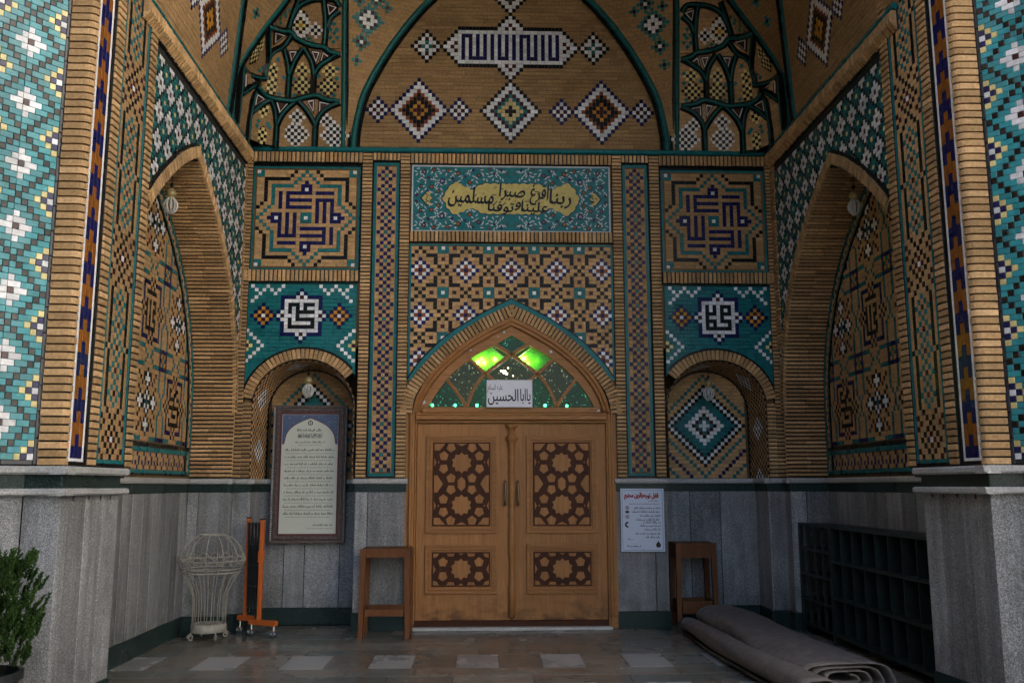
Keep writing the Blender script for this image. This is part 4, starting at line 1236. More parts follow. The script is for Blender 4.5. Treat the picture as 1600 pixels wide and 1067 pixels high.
    for r in range(-118, 1):
        c = 0
        while c <= 46:
            ch = ffront(c-5, r-5) if False else None
            # column 0 lies against the border and carries half diamonds
            ch = ffront(c+5, r+5)
            L = 1
            mx = {'G': 2, 'w': 2}.get(ch, 1)
            if ch == 'w' and (c+5) % 10 == 5: mx = 1
            while L < mx and c+L <= 46 and ffront(c+L+5, r+5) == ch: L += 1
            col, mi = PAL[ch]
            a = .0345+(c+L/2)*CSP; zc = 1.515-r*-1*CZP*-1 if False else 1.515+(-r)*CZP
            ctr = PB+Up*(-a if side < 0 else a)+Z*zc+Np*(.010+random.uniform(-.0012, .0012))
            if c <= 9 and 0 <= zc and bt[0] > 0 and zc < 4.6 and (c <= 4 or zc < 3.2):
                bt[0] -= 1
                put('tile', brick_mesh('tile', L*CSP-.0022, CZP-.0022, .009, .0015, col, [M_GLAZEF]), part, tilt(basis(ctr, Up, Z, Np), .022))
            else:
                ta, tc = random.uniform(-.022, .022), random.uniform(-.022, .022)
                tb.obox(ctr, Up-Np*ta, Z-Np*tc, (Np+Up*ta+Z*tc).normalized(), L*CSP-.0022, CZP-.0022, .010, .0015, jit(col, .18))
            c += L
    tb.build('mosaic_tile', part, [M_GLAZEF], kind='stuff')
    # stone base: jamb face, narrow front face, splayed face
    ZT2, ZB2 = 1.462, 1.335
    if side < 0:
        dado(pr, (A+D*.72+N*.02).to_tuple()[:2], -D, N, .764, ZT2, ZB2, ZP, [.22, .30], True, .048, .05, e0=.03, e1=.05, seed=31)
        dado(pr, (-2.714, -3.715), (-1, 0, 0), (0, -1, 0), .215, ZT2, ZB2, ZP, [.3], True, .048, .05, e0=.05, e1=.03, seed=32)
        dado(pr, (-2.926, -3.714), S, Np, 2.1, ZT2, ZB2, ZP, [.25, .42, .33], True, .048, .05, e0=.03, seed=33)
    else:
        dado(pr, (A+N*.02-D*.044).to_tuple()[:2], D, N, .764, ZT2, ZB2, ZP, [.30, .24], True, .048, .05, e0=.05, e1=.03, seed=34)
        dado(pr, (2.929, -3.715), (-1, 0, 0), (0, -1, 0), .215, ZT2, ZB2, ZP, [.3], True, .048, .05, e0=.03, e1=.05, seed=35)
        dado(pr, (2.926+S.x*2.1, -3.714+S.y*2.1), -S, Np, 2.1, ZT2, ZB2, ZP, [.42, .33], True, .048, .05, e1=.03, seed=36)

for o_ in list(COL.objects):
    if o_.get('label') and o_.get('category') in ('wall', 'pier'): o_['kind'] = 'thing'

# ================================================================== VAULT
vault = thing('vault', 'tiled half dome vault over the porch with turquoise ribs and muqarnas corners', 'vault', (0, -.3, 4.75))
Tz = [4.78, 5.04, 5.35, 5.65, 5.96, 6.25, 6.38, 6.85, 7.25]; Tx = [1.64, 1.625, 1.56, 1.43, 1.25, 1.05, .94, .5, 0]
Az = [4.714, 4.95, 5.296, 5.554, 5.811, 6.6, 7.3]; Ax = [2.705, 2.67, 2.618, 2.579, 2.541, 2.42, 2.31]; Ay = [-.889, -.929, -1.005, -1.062, -1.118, -1.30, -1.5]
Dz = [4.732, 4.943, 5.158, 5.296, 5.484, 5.789, 5.982, 6.097, 6.6, 7.0]
Dx = [2.70, 2.694, 2.678, 2.657, 2.579, 2.421, 2.314, 2.254, 1.98, 1.76]
Dy = [-.689, -.724, -.752, -.763, -.741, -.683, -.640, -.618, -.52, -.44]
def itp(xs, ys, x):
    if x <= xs[0]: return ys[0]
    for i in range(len(xs)-1):
        if x <= xs[i+1]: return ys[i]+(ys[i+1]-ys[i])*(x-xs[i])/(xs[i+1]-xs[i])
    return ys[-1]
def Bc(z): return Vector((1.74-.008*(z-4.77), -.182*(z-4.77), z))
def Dc(z): return Vector((itp(Dz, Dx, z), itp(Dz, Dy, z), z))
def Tc(z): return Vector((itp(Tz, Tx, z), -.015, z))
def Ac(z): return Vector((itp(Az, Ax, z), itp(Az, Ay, z), z))
TU1 = [0, .02, .098, .165, .271, .317, .473, .594, .718, 1]; TZ1 = [5.27, 5.278, 5.295, 5.329, 5.282, 5.26, 5.255, 5.257, 5.297, 5.40]
TU2 = [0, .022, .085, .125, .226, .365, .454, .689, 1]; TZ2 = [5.745, 5.751, 5.778, 5.82, 5.833, 5.886, 5.946, 5.913, 5.81]
def Sq(u, z):
    B = Bc(z); D_ = Dc(z); s = max(0, (z-4.77)/2.4)**1.4
    K = Vector((2.7, 0, z)); K = K+((B+D_)/2-K)*min(1, .75*s)
    C1 = B+(K-B)*.85; C2 = D_+(K-D_)*.85
    p = B*(1-u)**3+C1*3*(1-u)**2*u+C2*3*(1-u)*u*u+D_*u**3; p.z = z
    # three tiers of cells, each leaning out over the one below
    a1, a2 = itp(TU1, TZ1, u), itp(TU2, TZ2, u)
    f = (z-4.78)/(a1-4.78) if z < a1 else ((z-a1)/(a2-a1) if z < a2 else (z-a2)/.55)
    k = .085*min(1, max(0, f))**1.7*min(1, 5*u)*min(1, 5*(1-u))
    return p+Vector((-.707*k, -.707*k, 0))
def mx(p, side): return Vector((p.x*side, p.y, p.z))
def surf_n(S, u, z, side):
    a = mx(S(min(1, u+.01), z), side)-mx(S(max(0, u-.01), z), side); b = mx(S(u, z+.01), side)-mx(S(u, z-.01), side)
    n = a.cross(b).normalized()
    if n.dot(Vector((0, -6, 2))-mx(S(u, z), side)) < 0: n = -n
    return n, a.normalized(), b.normalized()
def loft(S, z0, z1, side, name, tile=.155, course=.042, col='T'):
    """surface laid in brick courses over a dark bed"""
    mb = MB(); nz = 52; nu = 18
    for i in range(nz):
        for j in range(nu):
            za, zb = z0+(z1-z0)*i/nz, z0+(z1-z0)*(i+1)/nz; ua, ub = j/nu, (j+1)/nu
            mb.face([mx(S(u, z), side) for u, z in ((ua, za), (ub, za), (ub, zb), (ua, zb))], (.13, .085, .045))
    part = mb.build(name, vault, [M_BRICK])
    tb = MB(); n = round((z1-z0)/course)
    for i in range(n):
        z = z0+(i+.5)*(z1-z0)/n; h = (z1-z0)/n/2-.0012
        pts = [mx(S(j/24, z), side) for j in range(25)]; W = sum((b-a).length for a, b in zip(pts[:-1], pts[1:]))
        k = max(1, round(W/tile)); off = .5 if i % 2 else 0
        edges = sorted(set([0.0]+[min(1, max(0, (q+off)/k)) for q in range(0, k+1)]+[1.0]))
        for ua, ub in zip(edges[:-1], edges[1:]):
            if ub-ua < .004: continue
            n_, _, _ = surf_n(S, (ua+ub)/2, z, side); e = .0013/max(.05, W)
            c = jit(PAL[col][0], .10); seg = max(1, int((ub-ua)*W/.06))
            for q in range(seg):
                u0 = ua+e+(ub-ua-2*e)*q/seg; u1 = ua+e+(ub-ua-2*e)*(q+1)/seg
                tb.face([mx(S(u_, z_), side)+n_*.005 for u_, z_ in ((u0, z-h), (u1, z-h), (u1, z+h), (u0, z+h))], c)
    tb.build('brick', part, M_BRICK, kind='stuff')
    return part
def motif(tb, S, u, z, side, cells, cs=.0385, rot=0):
    p = mx(S(u, z), side); n, a, b = surf_n(S, u, z, side); a = (a-n*a.dot(n)).normalized(); b = n.cross(a)
    if b.z < 0: b = -b
    if a.cross(b).dot(n) < 0: a = -a
    if rot: a, b = (a*math.cos(rot)+b*math.sin(rot)), (b*math.cos(rot)-a*math.sin(rot))
    for (x, y), ch in cells.items():
        col, mi = PAL[ch]; tb.obox(p+a*x*cs+b*y*cs+n*.011, a, b, n, cs-.003, cs-.003, .02, .002, jit(col), mi)
def diamond(rad, fn): return {(x, y): fn(abs(x)+abs(y), x, y) for x in range(-rad, rad+1) for y in range(-rad, rad+1) if abs(x)+abs(y) <= rad and fn(abs(x)+abs(y), x, y)}
PLUS = diamond(1, lambda d, x, y: 'k' if d == 0 else 'g')
BIGW = diamond(4, lambda d, x, y: 'k' if d == 0 else ('w' if d <= 2 else ('k' if d == 3 and x*y else 'g')))
MEDW = diamond(2, lambda d, x, y: 'w' if d == 0 else ('k' if d == 1 else 'g'))
# tympanum of plain brick with the set-in inscription and diamonds
def ftymp(c, r):
    ax, ay = abs(c), abs(r)
    # inscription
    if ay <= 3 and ax <= 13:
        n = False
        if c in (-13, -11, -9, -7, -5, -3, -1, 1, 3, 5, 7, 9, 11, 13): n = True
        if r == -3 and (-13 <= c <= -11 or 3 <= c <= 5): n = True
        if r == 3 and (-11 <= c <= -7 or -3 <= c <= -1 or 5 <= c <= 7 or 11 <= c <= 13): n = True
        return 'n' if n else 'w'
    if ay == 4 and ax <= 14: return 'w'
    if ay <= 4 and ax == 14: return 'w'
    if ay == 5 and ax >= 4 and ax <= 14: return 'k'
    if 5 <= ay <= 9:
        lim = 8-ay
        if ax <= lim or (ay == 5 and ax <= 3):
            if ay == 5 and ax == 1: return 'r'
            if ay == 6 and ax == 0: return 'r'
            return 'w'
        if ay >= 6 and ax == 9-ay: return 'k'
    if 15 <= ax <= 19:
        lim = 18-ax
        if ay <= lim:
            if ax == 15 and ay == 1: return 'r'
            if ax == 16 and ay == 0: return 'r'
            return 'w'
        if ay == lim+1: return 'k'
    d = abs(ax-23)+ay
    if d <= 4: return ['w', 'g', 'r', 'w', 'k'][d] if d != 2 else ('r' if c % 2 else 'w')
    # upper and lower middle diamonds
    for yy in (17, -17):
        d = ax+abs(r-yy)
        if d == 8: return 'k'
        if d in (7, 6): return 'w'
        if d == 5: return 'r'
        if d == 4: return 'g'
        if d in (3, 2): return 'c'
        if d <= 1: return 'k'
    d = abs(ax-25)+abs(r-17)
    if d <= 8: return ['r', 'r', 'o', 'k', 'k', 'u', 'w', 'w', 'n'][d]
    for cc in (36, 14):
        d = abs(ax-cc)+abs(r-17)
        if d <= 3: return ['w', 'r', 'w', 'n'][d]
    return 'T'
tpts = [Vector((itp(Tz, Tx, z), z)) for z in [4.78+i*.0494 for i in range(51)]]
tymp_poly = [(-p[0], p[1]) for p in tpts]+[(p[0], p[1]) for p in reversed(tpts)]
YT = .05
mb = MB(); mb.face([(-1.8, YT, 4.74), (1.8, YT, 4.74), (1.8, YT, 7.4), (-1.8, YT, 7.4)], (.13, .085, .045))
part = mb.build('tympanum', vault, [M_BRICK])
tb = MB(); CX, CZ_ = .0386, .0422
mosaic(tb, (-.005, YT, 5.962), XU, XV, XN, CX, -43, 43, -30, 27, ftymp, keep=lambda c, r: inside_poly(tymp_poly, c*CX, 5.962-r*CZ_), run={'T': 4, 'w': 2}, csv=CZ_, g=.0030, h=.006, jt=.15)
tb.build('mosaic_tile', part, MOS, kind='stuff')
def rib(path, r, parent=vault, outlined=True, n=8):
    mb = MB(); pts = smooth_curve(path, 4) if len(path) > 2 else [Vector(p) for p in path]
    mb.tube(pts, r, n, jit((.010, .095, .092), .12), 0)
    return mb.build('rib', parent, [M_GLAZE], smooth=True)
def outline_band(paths, r):  # black glaze tubes that outline the ribs
    mb = MB()
    for p in paths: mb.tube(smooth_curve(p, 4) if len(p) > 2 else p, r, 6, (.006, .006, .006))
    return mb
ribz = [4.775+i*.2 for i in range(12)]
for side in (-1, 1):
    rib([mx(Tc(z), side) for z in ribz]+([Vector((0, -.015, 7.25))]), .032)
    mb = MB(); mb.tube(smooth_curve([mx(Tc(z), side)+Vector((-side*.040, .025, 0)) for z in ribz], 3), .026, 6, (.006, .006, .006)); mb.tube(smooth_curve([mx(Tc(z), side)+Vector((side*.045, .005, 0)) for z in ribz], 3), .022, 6, (.006, .006, .006)); mb.build('black_line', vault, [M_GLAZE])
RIBS= [[(0.393, 4.761), (0.404, 4.992)], [(0.135, 4.789), (0.138, 5.027)], [(0.718, 5.297), (0.594, 5.257), (0.473, 5.255), (0.317, 5.26), (0.271, 5.282), (0.165, 5.329), (0.098, 5.295), (0.02, 5.278)], [(0.706, 5.043), (0.617, 5.143), (0.512, 5.224)], [(0.512, 5.224), (0.444, 5.133), (0.404, 4.992)], [(0.402, 4.992), (0.377, 5.096), (0.331, 5.185), (0.281, 5.253)], [(0.281, 5.253), (0.213, 5.179), (0.168, 5.1), (0.139, 5.027)], [(0.137, 5.027), (0.12, 5.118), (0.08, 5.2), (0.018, 5.257)], [(0.919, 4.83), (0.911, 5.099), (0.959, 5.336)], [(0.724, 4.736), (0.726, 5.01), (0.722, 5.206), (0.681, 5.298)], [(0.593, 5.441), (0.62, 5.482), (0.651, 5.625), (0.977, 5.809)], [(0.322, 5.276), (0.343, 5.514)], [(0.343, 5.514), (0.387, 5.641), (0.473, 5.76)], [(0.341, 5.514), (0.323, 5.665), (0.284, 5.784)], [(0.156, 5.33), (0.163, 5.542)], [(0.163, 5.542), (0.193, 5.657), (0.271, 5.785)], [(0.16, 5.542), (0.135, 5.624), (0.082, 5.689), (0.022, 5.742)], [(0.994, 5.813), (0.689, 5.913), (0.454, 5.946), (0.365, 5.886), (0.226, 5.833), (0.125, 5.82), (0.085, 5.778), (0.022, 5.751)], [(0.651, 5.625), (0.616, 5.706), (0.495, 5.79), (0.429, 5.911)], [(0.964, 5.341), (0.835, 5.368), (0.668, 5.413), (0.581, 5.442)], [(0.886, 5.131), (0.776, 5.26), (0.644, 5.355)], [(0.458, 5.957), (0.468, 6.115), (0.485, 6.265), (0.502, 6.33)], [(0.107, 5.819), (0.109, 5.999), (0.131, 6.162), (0.18, 6.311)], [(0.455, 6.117), (0.415, 6.223), (0.287, 6.283), (0.178, 6.295), (0.076, 6.289), (0.029, 6.22)], [(0.105, 6.015), (0.084, 6.111), (0.029, 6.179)]]
TRIS= [[(0.798, 5.837), (0.506, 5.897), (0.656, 5.761)], [(0.412, 5.754), (0.324, 5.765), (0.346, 5.63)], [(0.219, 5.771), (0.147, 5.763), (0.162, 5.641)], [(0.132, 5.771), (0.065, 5.704), (0.141, 5.641)], [(0.912, 5.322), (0.688, 5.371), (0.871, 5.189)], [(0.703, 5.231), (0.558, 5.219), (0.689, 5.091)], [(0.47, 5.226), (0.328, 5.234), (0.397, 5.092)], [(0.217, 5.261), (0.164, 5.28), (0.155, 5.133)], [(0.136, 5.265), (0.065, 5.249), (0.129, 5.134)], [(0.14, 6.26), (0.042, 6.221), (0.1, 6.12)]]
DOTS= [(0.53, 4.865, 'y'), (0.251, 4.929, 'w'), (0.039, 4.924, 'w'), (0.076, 5.42, 'y'), (0.072, 5.574, 'y2'), (0.226, 5.425, 'y'), (0.248, 5.572, 'y2'), (0.487, 5.388, 'y'), (0.514, 5.532, 'y2'), (0.323, 6.039, 'W'), (0.181, 5.993, 'w2'), (0.882, 5.545, 'y'), (0.886, 5.641, 'y2'), (0.562, 5.111, 'y2'), (0.257, 5.094, 'w2'), (0.078, 5.062, 'w2')]
TEAL= [(0.779, 6.053), (0.661, 6.115), (0.578, 6.163), (0.889, 5.94), (0.735, 6.027), (0.601, 6.097), (0.774, 5.948), (0.657, 6.012), (0.061, 6.053), (0.079, 5.997), (0.054, 5.963), (0.076, 5.916), (0.056, 5.874), (0.035, 5.913), (0.041, 5.994), (0.259, 5.893), (0.222, 5.91), (0.187, 5.87), (0.501, 5.653), (0.131, 5.526), (0.116, 5.347), (0.043, 5.33), (0.546, 5.272), (0.396, 5.323), (0.274, 5.323), (0.603, 4.943), (0.488, 4.991), (0.462, 4.964), (0.598, 4.993), (0.699, 5.476), (0.665, 5.516), (0.383, 5.492), (0.3, 5.485), (0.034, 5.597), (0.033, 5.5)]

def dia(ch, rad, big=False): return diamond(rad, lambda d, x, y: ('k' if (x+y) % 2 else ch) if not big else ('y' if d <= 1 else ('k' if d == 2 else ('w' if d <= 4 and (d < 4 or (x*y)) else 'k'))))
KIND = {'y': dia('y', 3), 'w': dia('w', 4), 'y2': dia('y', 2), 'w2': dia('w', 2), 'W': diamond(5, lambda d, x, y: ['o', 'y', 'k', 'w', 'w', 'k'][d])}
for side in (-1, 1):
    S_back = lambda s, z: Tc(z).lerp(Bc(z), s)
    S_side = lambda s, z: Ac(z).lerp(Dc(z), s)
    p1 = loft(S_back, 4.79, 6.98, side, 'spandrel'); p2 = loft(S_side, 4.76, 6.98, side, 'spandrel')
    tb = MB()
    for (s, z, q) in ((.80, 6.308, PLUS), (.41, 6.298, PLUS), (.64, 5.71, PLUS), (.61, 6.141, BIGW), (.63, 5.906, MEDW), (.59, 6.357, MEDW)): motif(tb, S_back, s, z, side, q)
    tb.build('mosaic_tile', p1, MOS, kind='stuff'); tb = MB()
    for (s, z, q) in ((.54, 5.808, PLUS), (.58, 6.03, PLUS)): motif(tb, S_side, s, z, side, q)
    tb.build('mosaic_tile', p2, MOS, kind='stuff')
    for fn in (Bc, Dc, Ac):
        zz = [4.775+i*.17 for i in range(14)]
        rib([mx(fn(z), side) for z in zz], .026)
        mb = MB()
        for dx in (-.032, .032): mb.tube(smooth_curve([mx(fn(z), side)+Vector((dx, .020, 0)) for z in zz], 3), .018, 6, (.006, .006, .006))
        mb.build('black_line', vault, [M_GLAZE])
    sq = loft(Sq, 4.79, 6.98, side, 'squinch', .12)
    for i, rb in enumerate(RIBS):
        pts = []; low = []
        for (u, z) in rb:
            if len(rb) > 6: z -= .016
            n, _, _ = surf_n(Sq, u, z, side); pts.append(mx(Sq(u, z), side)+n*(.040 if len(rb) > 6 else .024)); low.append(mx(Sq(u, z), side)+n*.002)
        rib(pts, .019 if len(rb) > 6 else .0145, sq)
        mb = MB(); mb.tube(smooth_curve(low, 4) if len(low) > 2 else low, .036, 6, (.006, .006, .006))
        mb.build('black_line', sq, [M_GLAZE])
    # small triangular cells: dark field with a white outline
    tb = MB()
    for tri in TRIS:
        P3 = []
        for (u, z) in tri:
            n, _, _ = surf_n(Sq, u, z, side); P3.append(mx(Sq(u, z), side)+n*.010)
        c = (P3[0]+P3[1]+P3[2])/3; nn = (P3[1]-P3[0]).cross(P3[2]-P3[0]).normalized()
        if nn.y > 0: nn = -nn
        def sh(k, h): return [c+(p-c)*k+nn*h for p in P3]
        for k, h, col in ((1.15, 0, PAL['b'][0]), (.78, .004, PAL['w'][0]), (.58, .007, PAL['b'][0])):
            a = sh(k, h); tb.face(a, col)
            b = sh(k, h-.006)
            for i in range(3): tb.face([a[i], b[i], b[(i+1) % 3], a[(i+1) % 3]], col)
    tb.build('cell_inlay', sq, [M_GLAZE], kind='stuff')
    tb = MB()
    for (u, z, kd) in DOTS: motif(tb, Sq, u, z, side, KIND[kd], .034)
    for (u, z) in TEAL: motif(tb, Sq, u, z, side, {(0, 0): 'g'}, .040, .78)
    tb.build('mosaic_tile', sq, MOS, kind='stuff')
    # side lunette leaning inwards over the cornice
    VU = Vector((0, -side, 0)); VV = Vector((-side*.15, 0, 1)).normalized(); VN = VU.cross(VV)
    PV = Vector((side*2.705, -1.76, 5.27)); PV.x = side*(2.705-.15*(5.27-4.74))
    def edge_y(z): return itp(Az, Ay, z)
    mb = MB(); q = Vector((side*2.712, 0, 4.73)); q2 = Vector((side*(2.712-.15*2.6), 0, 7.33))
    mb.face([q+Vector((0, -3.3, 0)), q+Vector((0, -.7, 0)), q2+Vector((0, -1.3, 0)), q2+Vector((0, -3.3, 0))], (.13, .085, .045))
    part = mb.build('lunette', vault, [M_BRICK])
    def flun(c, r):
        for (cc, rr) in ((0, 0), (34, -8), (0, -34)):
            d = abs(c-cc)+abs(r-rr)
            if d <= 8: return ['r', 'o', 'o', 'k', 'b', 'u', 'w', 'w', 'n'][d]
        for cc in (-11, 11):
            d = abs(c-cc)+abs(r)
            if d <= 3: return ['w', 'r', 'w', 'n'][d]
        return 'T'
    tb = MB()
    def lkeep(c, r):
        p = PV+VU*(c*CX)-VV*(r*CZ_); return 4.78 < p.z < 7.2 and p.y < edge_y(p.z)-.01 and p.y > -3.15
    mosaic(tb, PV, VU, VV, VN, CX, -40, 40, -46, 13, flun, keep=lkeep, run={'T': 4, 'w': 2}, csv=CZ_, g=.0018, jt=.10)
    tb.build('mosaic_tile', part, MOS, kind='stuff')

# ================================================================== BODY OF THE BUILDING
bld = thing('shrine_building', 'brick body of the shrine rising behind and above the tiled porch', 'building', (0, 1, F))
mb = MB(); BC = (.34, .22, .11)
for sx in (-1, 1):
    def bx(a, b, y0, y1, z0, z1, col=BC):
        x0, x1 = sorted((sx*a, sx*b)); mb.box(x0, x1, y0, y1, z0, z1, col)
    bx(1.035, 1.515, .014, 1.6, F, 4.80)          # masonry between door and niche
    bx(2.50, 3.4, .50, 1.6, F, 4.80); bx(1.50, 2.60, .475, 1.6, F, 4.80)
    bx(1.50, 2.75, .016, .60, 2.72, 4.80)
    bx(2.58, 3.4, .02, .6, F, 4.8)
    bx(3.16, 3.6, -3.2, 1.6, F, 4.80)
    bx(2.73, 3.3, -3.2, .4, 4.24, 4.80)
    bx(2.78, 3.6, -3.2, 1.6, 4.80, 8.4)
    bx(3.35, 9.0, -3.0, 2.0, F, 8.9)
    bx(4.30, 14.0, -5.0, -3.0, F, 8.9)
    bx(3.0, 9.0, -3.55, -2.9, 6.2, 8.9)
mb.box(-1.06, 1.06, .016, .60, 3.26, 4.80, BC)
mb.box(-3.0, 3.0, .20, 1.6, 4.80, 8.4, BC)
mb.box(-9, 9, 1.45, 2.2, F, 8.9, (.20, .17, .14))
mb.box(-9, 9, -3.5, 2.2, 8.4, 8.9, BC)
fa = mirror(smooth_curve([(0, 7.1), (.9, 6.75), (1.8, 6.1), (2.45, 5.4), (2.72, 4.8)], 6))  # unseen front arch, kept low to darken the porch inside
arch_plate(mb, fa, 9.0, (0, -3.62, 0), XU, Z, XN, 0, BC)
for p, q in zip(fa[:-1], fa[1:]): mb.face([(p[0], -3.62, p[1]), (q[0], -3.62, q[1]), (q[0], -2.9, q[1]), (p[0], -2.9, p[1])], BC)
mb.box(-9, 9, -3.60, -3.0, 8.2, 9.0, BC)
mb.build('masonry', bld, M_BRICK)

# ================================================================== DOOR
hall = MB()
hall.face([(-1.03, 1.40, F), (1.03, 1.40, F), (1.03, 1.40, 4.6), (-1.03, 1.40, 4.6)], (.2, .25, .2))
ho = hall.build('hall_wall', None, M_HALL); ho['kind'] = 'structure'
door = thing('wooden_door', 'closed double door of varnished wood with carved star panels and green fanlight', 'door', (0, 0, F))
in_half = [(0, 2.842), (.16, 2.752), (.40, 2.612), (.60, 2.445), (.74, 2.27), (.83, 2.118)]
gl_c = mirror(smooth_curve(in_half, 6))
wo_c = mirror(smooth_curve([(0, 3.028), (.253, 2.903), (.51, 2.736), (.764, 2.503), (.921, 2.270), (.985, 2.06)], 6))
def res_to(c, n=60):
    h = len(c)//2; return resample(list(c[:h+1]), n=n//2)[:-1]+resample(list(c[h:]), n=n//2)
gl_c, wo_c = res_to(gl_c), res_to(wo_c)
def between(mb, A, B, ya, yb, col=(.4, .2, .08)):
    """moulded band between two curves, front slopes from ya (outer) to yb (inner)"""
    for i in range(len(A)-1):
        a0, a1, b0, b1 = A[i], A[i+1], B[i], B[i+1]
        mb.face([(a0[0], ya, a0[1]), (a1[0], ya, a1[1]), (b1[0], yb, b1[1]), (b0[0], yb, b0[1])], col)
        mb.face([(b0[0], yb, b0[1]), (b1[0], yb, b1[1]), (b1[0], yb+.05, b1[1]), (b0[0], yb+.05, b0[1])], col)
        mb.face([(a0[0], ya, a0[1]), (a0[0], ya+.05, a0[1]), (a1[0], ya+.05, a1[1]), (a1[0], ya, a1[1])], col)
def lerpc(t): return [wo_c[i].lerp(gl_c[i], t) for i in range(len(wo_c))]
fr = MB()
for (t0, t1, ya, yb) in ((0, .22, -.030, -.042), (.22, .42, -.020, -.030), (.44, .50, -.034, -.020), (.50, 1.0, -.006, -.004)): between(fr, lerpc(t0), lerpc(t1), ya, yb)
arch_o = fr.build('arched_frame', door, M_DOORH)
fr = MB()
for sx in (-1, 1):
    for (a, b, y0) in ((.983, 1.006, -.034), (.958, .985, -.022), (.938, .956, -.012)):
        x0, x1 = sorted((sx*a, sx*b)); fr.obox(((x0+x1)/2, y0, (F+2.06)/2), (1, 0, 0), Z, (0, -1, 0), x1-x0, 2.06-F, .10, .006)
for sx in (-1, 1):
    x0, x1 = sorted((sx*.90, sx*1.045)); fr.box(x0, x1, .02, .06, 2.02, 2.45); x0, x1 = sorted((sx*1.0, sx*1.046)); fr.box(x0, x1, .0, .06, F, 2.3)
fr.build('door_jamb', door, M_DOOR)
fr = MB()
for (z0, z1, y0) in ((1.962, 1.985, -.020), (1.990, 2.035, -.045), (2.035, 2.060, -.030), (2.062, 2.120, -.014)):
    fr.obox((0, y0, (z0+z1)/2), (1, 0, 0), Z, (0, -1, 0), 1.90 if z1 < 2.1 else 1.78, z1-z0, .10, .007)
fr.build('transom_rail', door, M_DOORH)
sm = MB(); sm.obox((0, .0, .033), (1, 0, 0), Z, (0, -1, 0), 1.88, .07, .08, .006); sm.build('bottom_rail', door, M_DOORD)
sm = MB(); sm.obox((0, -.075, -.002), (1, 0, 0), Z, (0, -1, 0), 1.93, .030, .1, .004, (.5, .5, .5)); sm.build('threshold', door, M_LEDGE)

def clip_poly(poly, x0, x1, z0, z1):
    def cut(ps, ins, inter):
        out = []
        for i in range(len(ps)):
            a, b = ps[i-1], ps[i]
            if ins(b):
                if not ins(a): out.append(inter(a, b))
                out.append(b)
            elif ins(a): out.append(inter(a, b))
        return out
    def ix(v): return lambda a, b: (v, a[1]+(b[1]-a[1])*(v-a[0])/(b[0]-a[0]))
    def iz(v): return lambda a, b: (a[0]+(b[0]-a[0])*(v-a[1])/(b[1]-a[1]), v)
    for ins, it in ((lambda p: p[0] >= x0, ix(x0)), (lambda p: p[0] <= x1, ix(x1)), (lambda p: p[1] >= z0, iz(z0)), (lambda p: p[1] <= z1, iz(z1))):
        if poly: poly = cut(poly, ins, it)
    return poly
def rosettes(leaf, x0, x1, z0, z1, centres, r):
    """dark carved strapwork: radial pairs of kites round ten pointed stars"""
    kites = []
    mid_z = (z0+z1)/2
    for (cx, cz) in centres:
        start = len(kites)
        for k in range(10):
            a = R(36*k); d = (math.cos(a), math.sin(a)); n = (-d[1], d[0])
            def pt(rad, off): return (cx+(d[0]*rad+n[0]*off)*r, cz+(d[1]*rad+n[1]*off)*r)
            kites.append([pt(.92, -.22), pt(1.14, -.46), pt(1.46, -.34), pt(1.72, 0), pt(1.46, .34), pt(1.14, .46), pt(.92, .22)])
            kites.append([pt(1.68, 0), pt(1.92, -.34), pt(2.22, -.50), pt(2.50, -.26), pt(2.50, .26), pt(2.22, .50), pt(1.92, .34)])
            a2 = R(36*k+18); d2 = (math.cos(a2), math.sin(a2)); n2 = (-d2[1], d2[0])
            def p2(rad, off): return (cx+(d2[0]*rad+n2[0]*off)*r, cz+(d2[1]*rad+n2[1]*off)*r)
            kites.append([p2(1.02, -.16), p2(1.02, .16), p2(1.24, .10), p2(1.24, -.10)])
            kites.append([p2(2.06, -.44), p2(2.26, -.40), p2(2.26, .40), p2(2.06, .44)])
        if len(centres) > 1:
            kites[start:] = [q for q in kites[start:] if (sum(p[1] for p in q)/len(q)-mid_z)*(cz-mid_z) > .0004]
    for q in kites:
        c = clip_poly(q, x0+.012, x1-.012, z0+.012, z1-.012)
        if len(c) < 3: continue
        area = abs(sum(c[i-1][0]*c[i][1]-c[i][0]*c[i-1][1] for i in range(len(c))))/2
        if area < 2e-5: continue
        b = MB(); b.prism([(p[0], p[1]) for p in c][::1], (0, -.006, 0), (1, 0, 0), Z, (0, -1, 0), .014, bev=.004)
        yield b
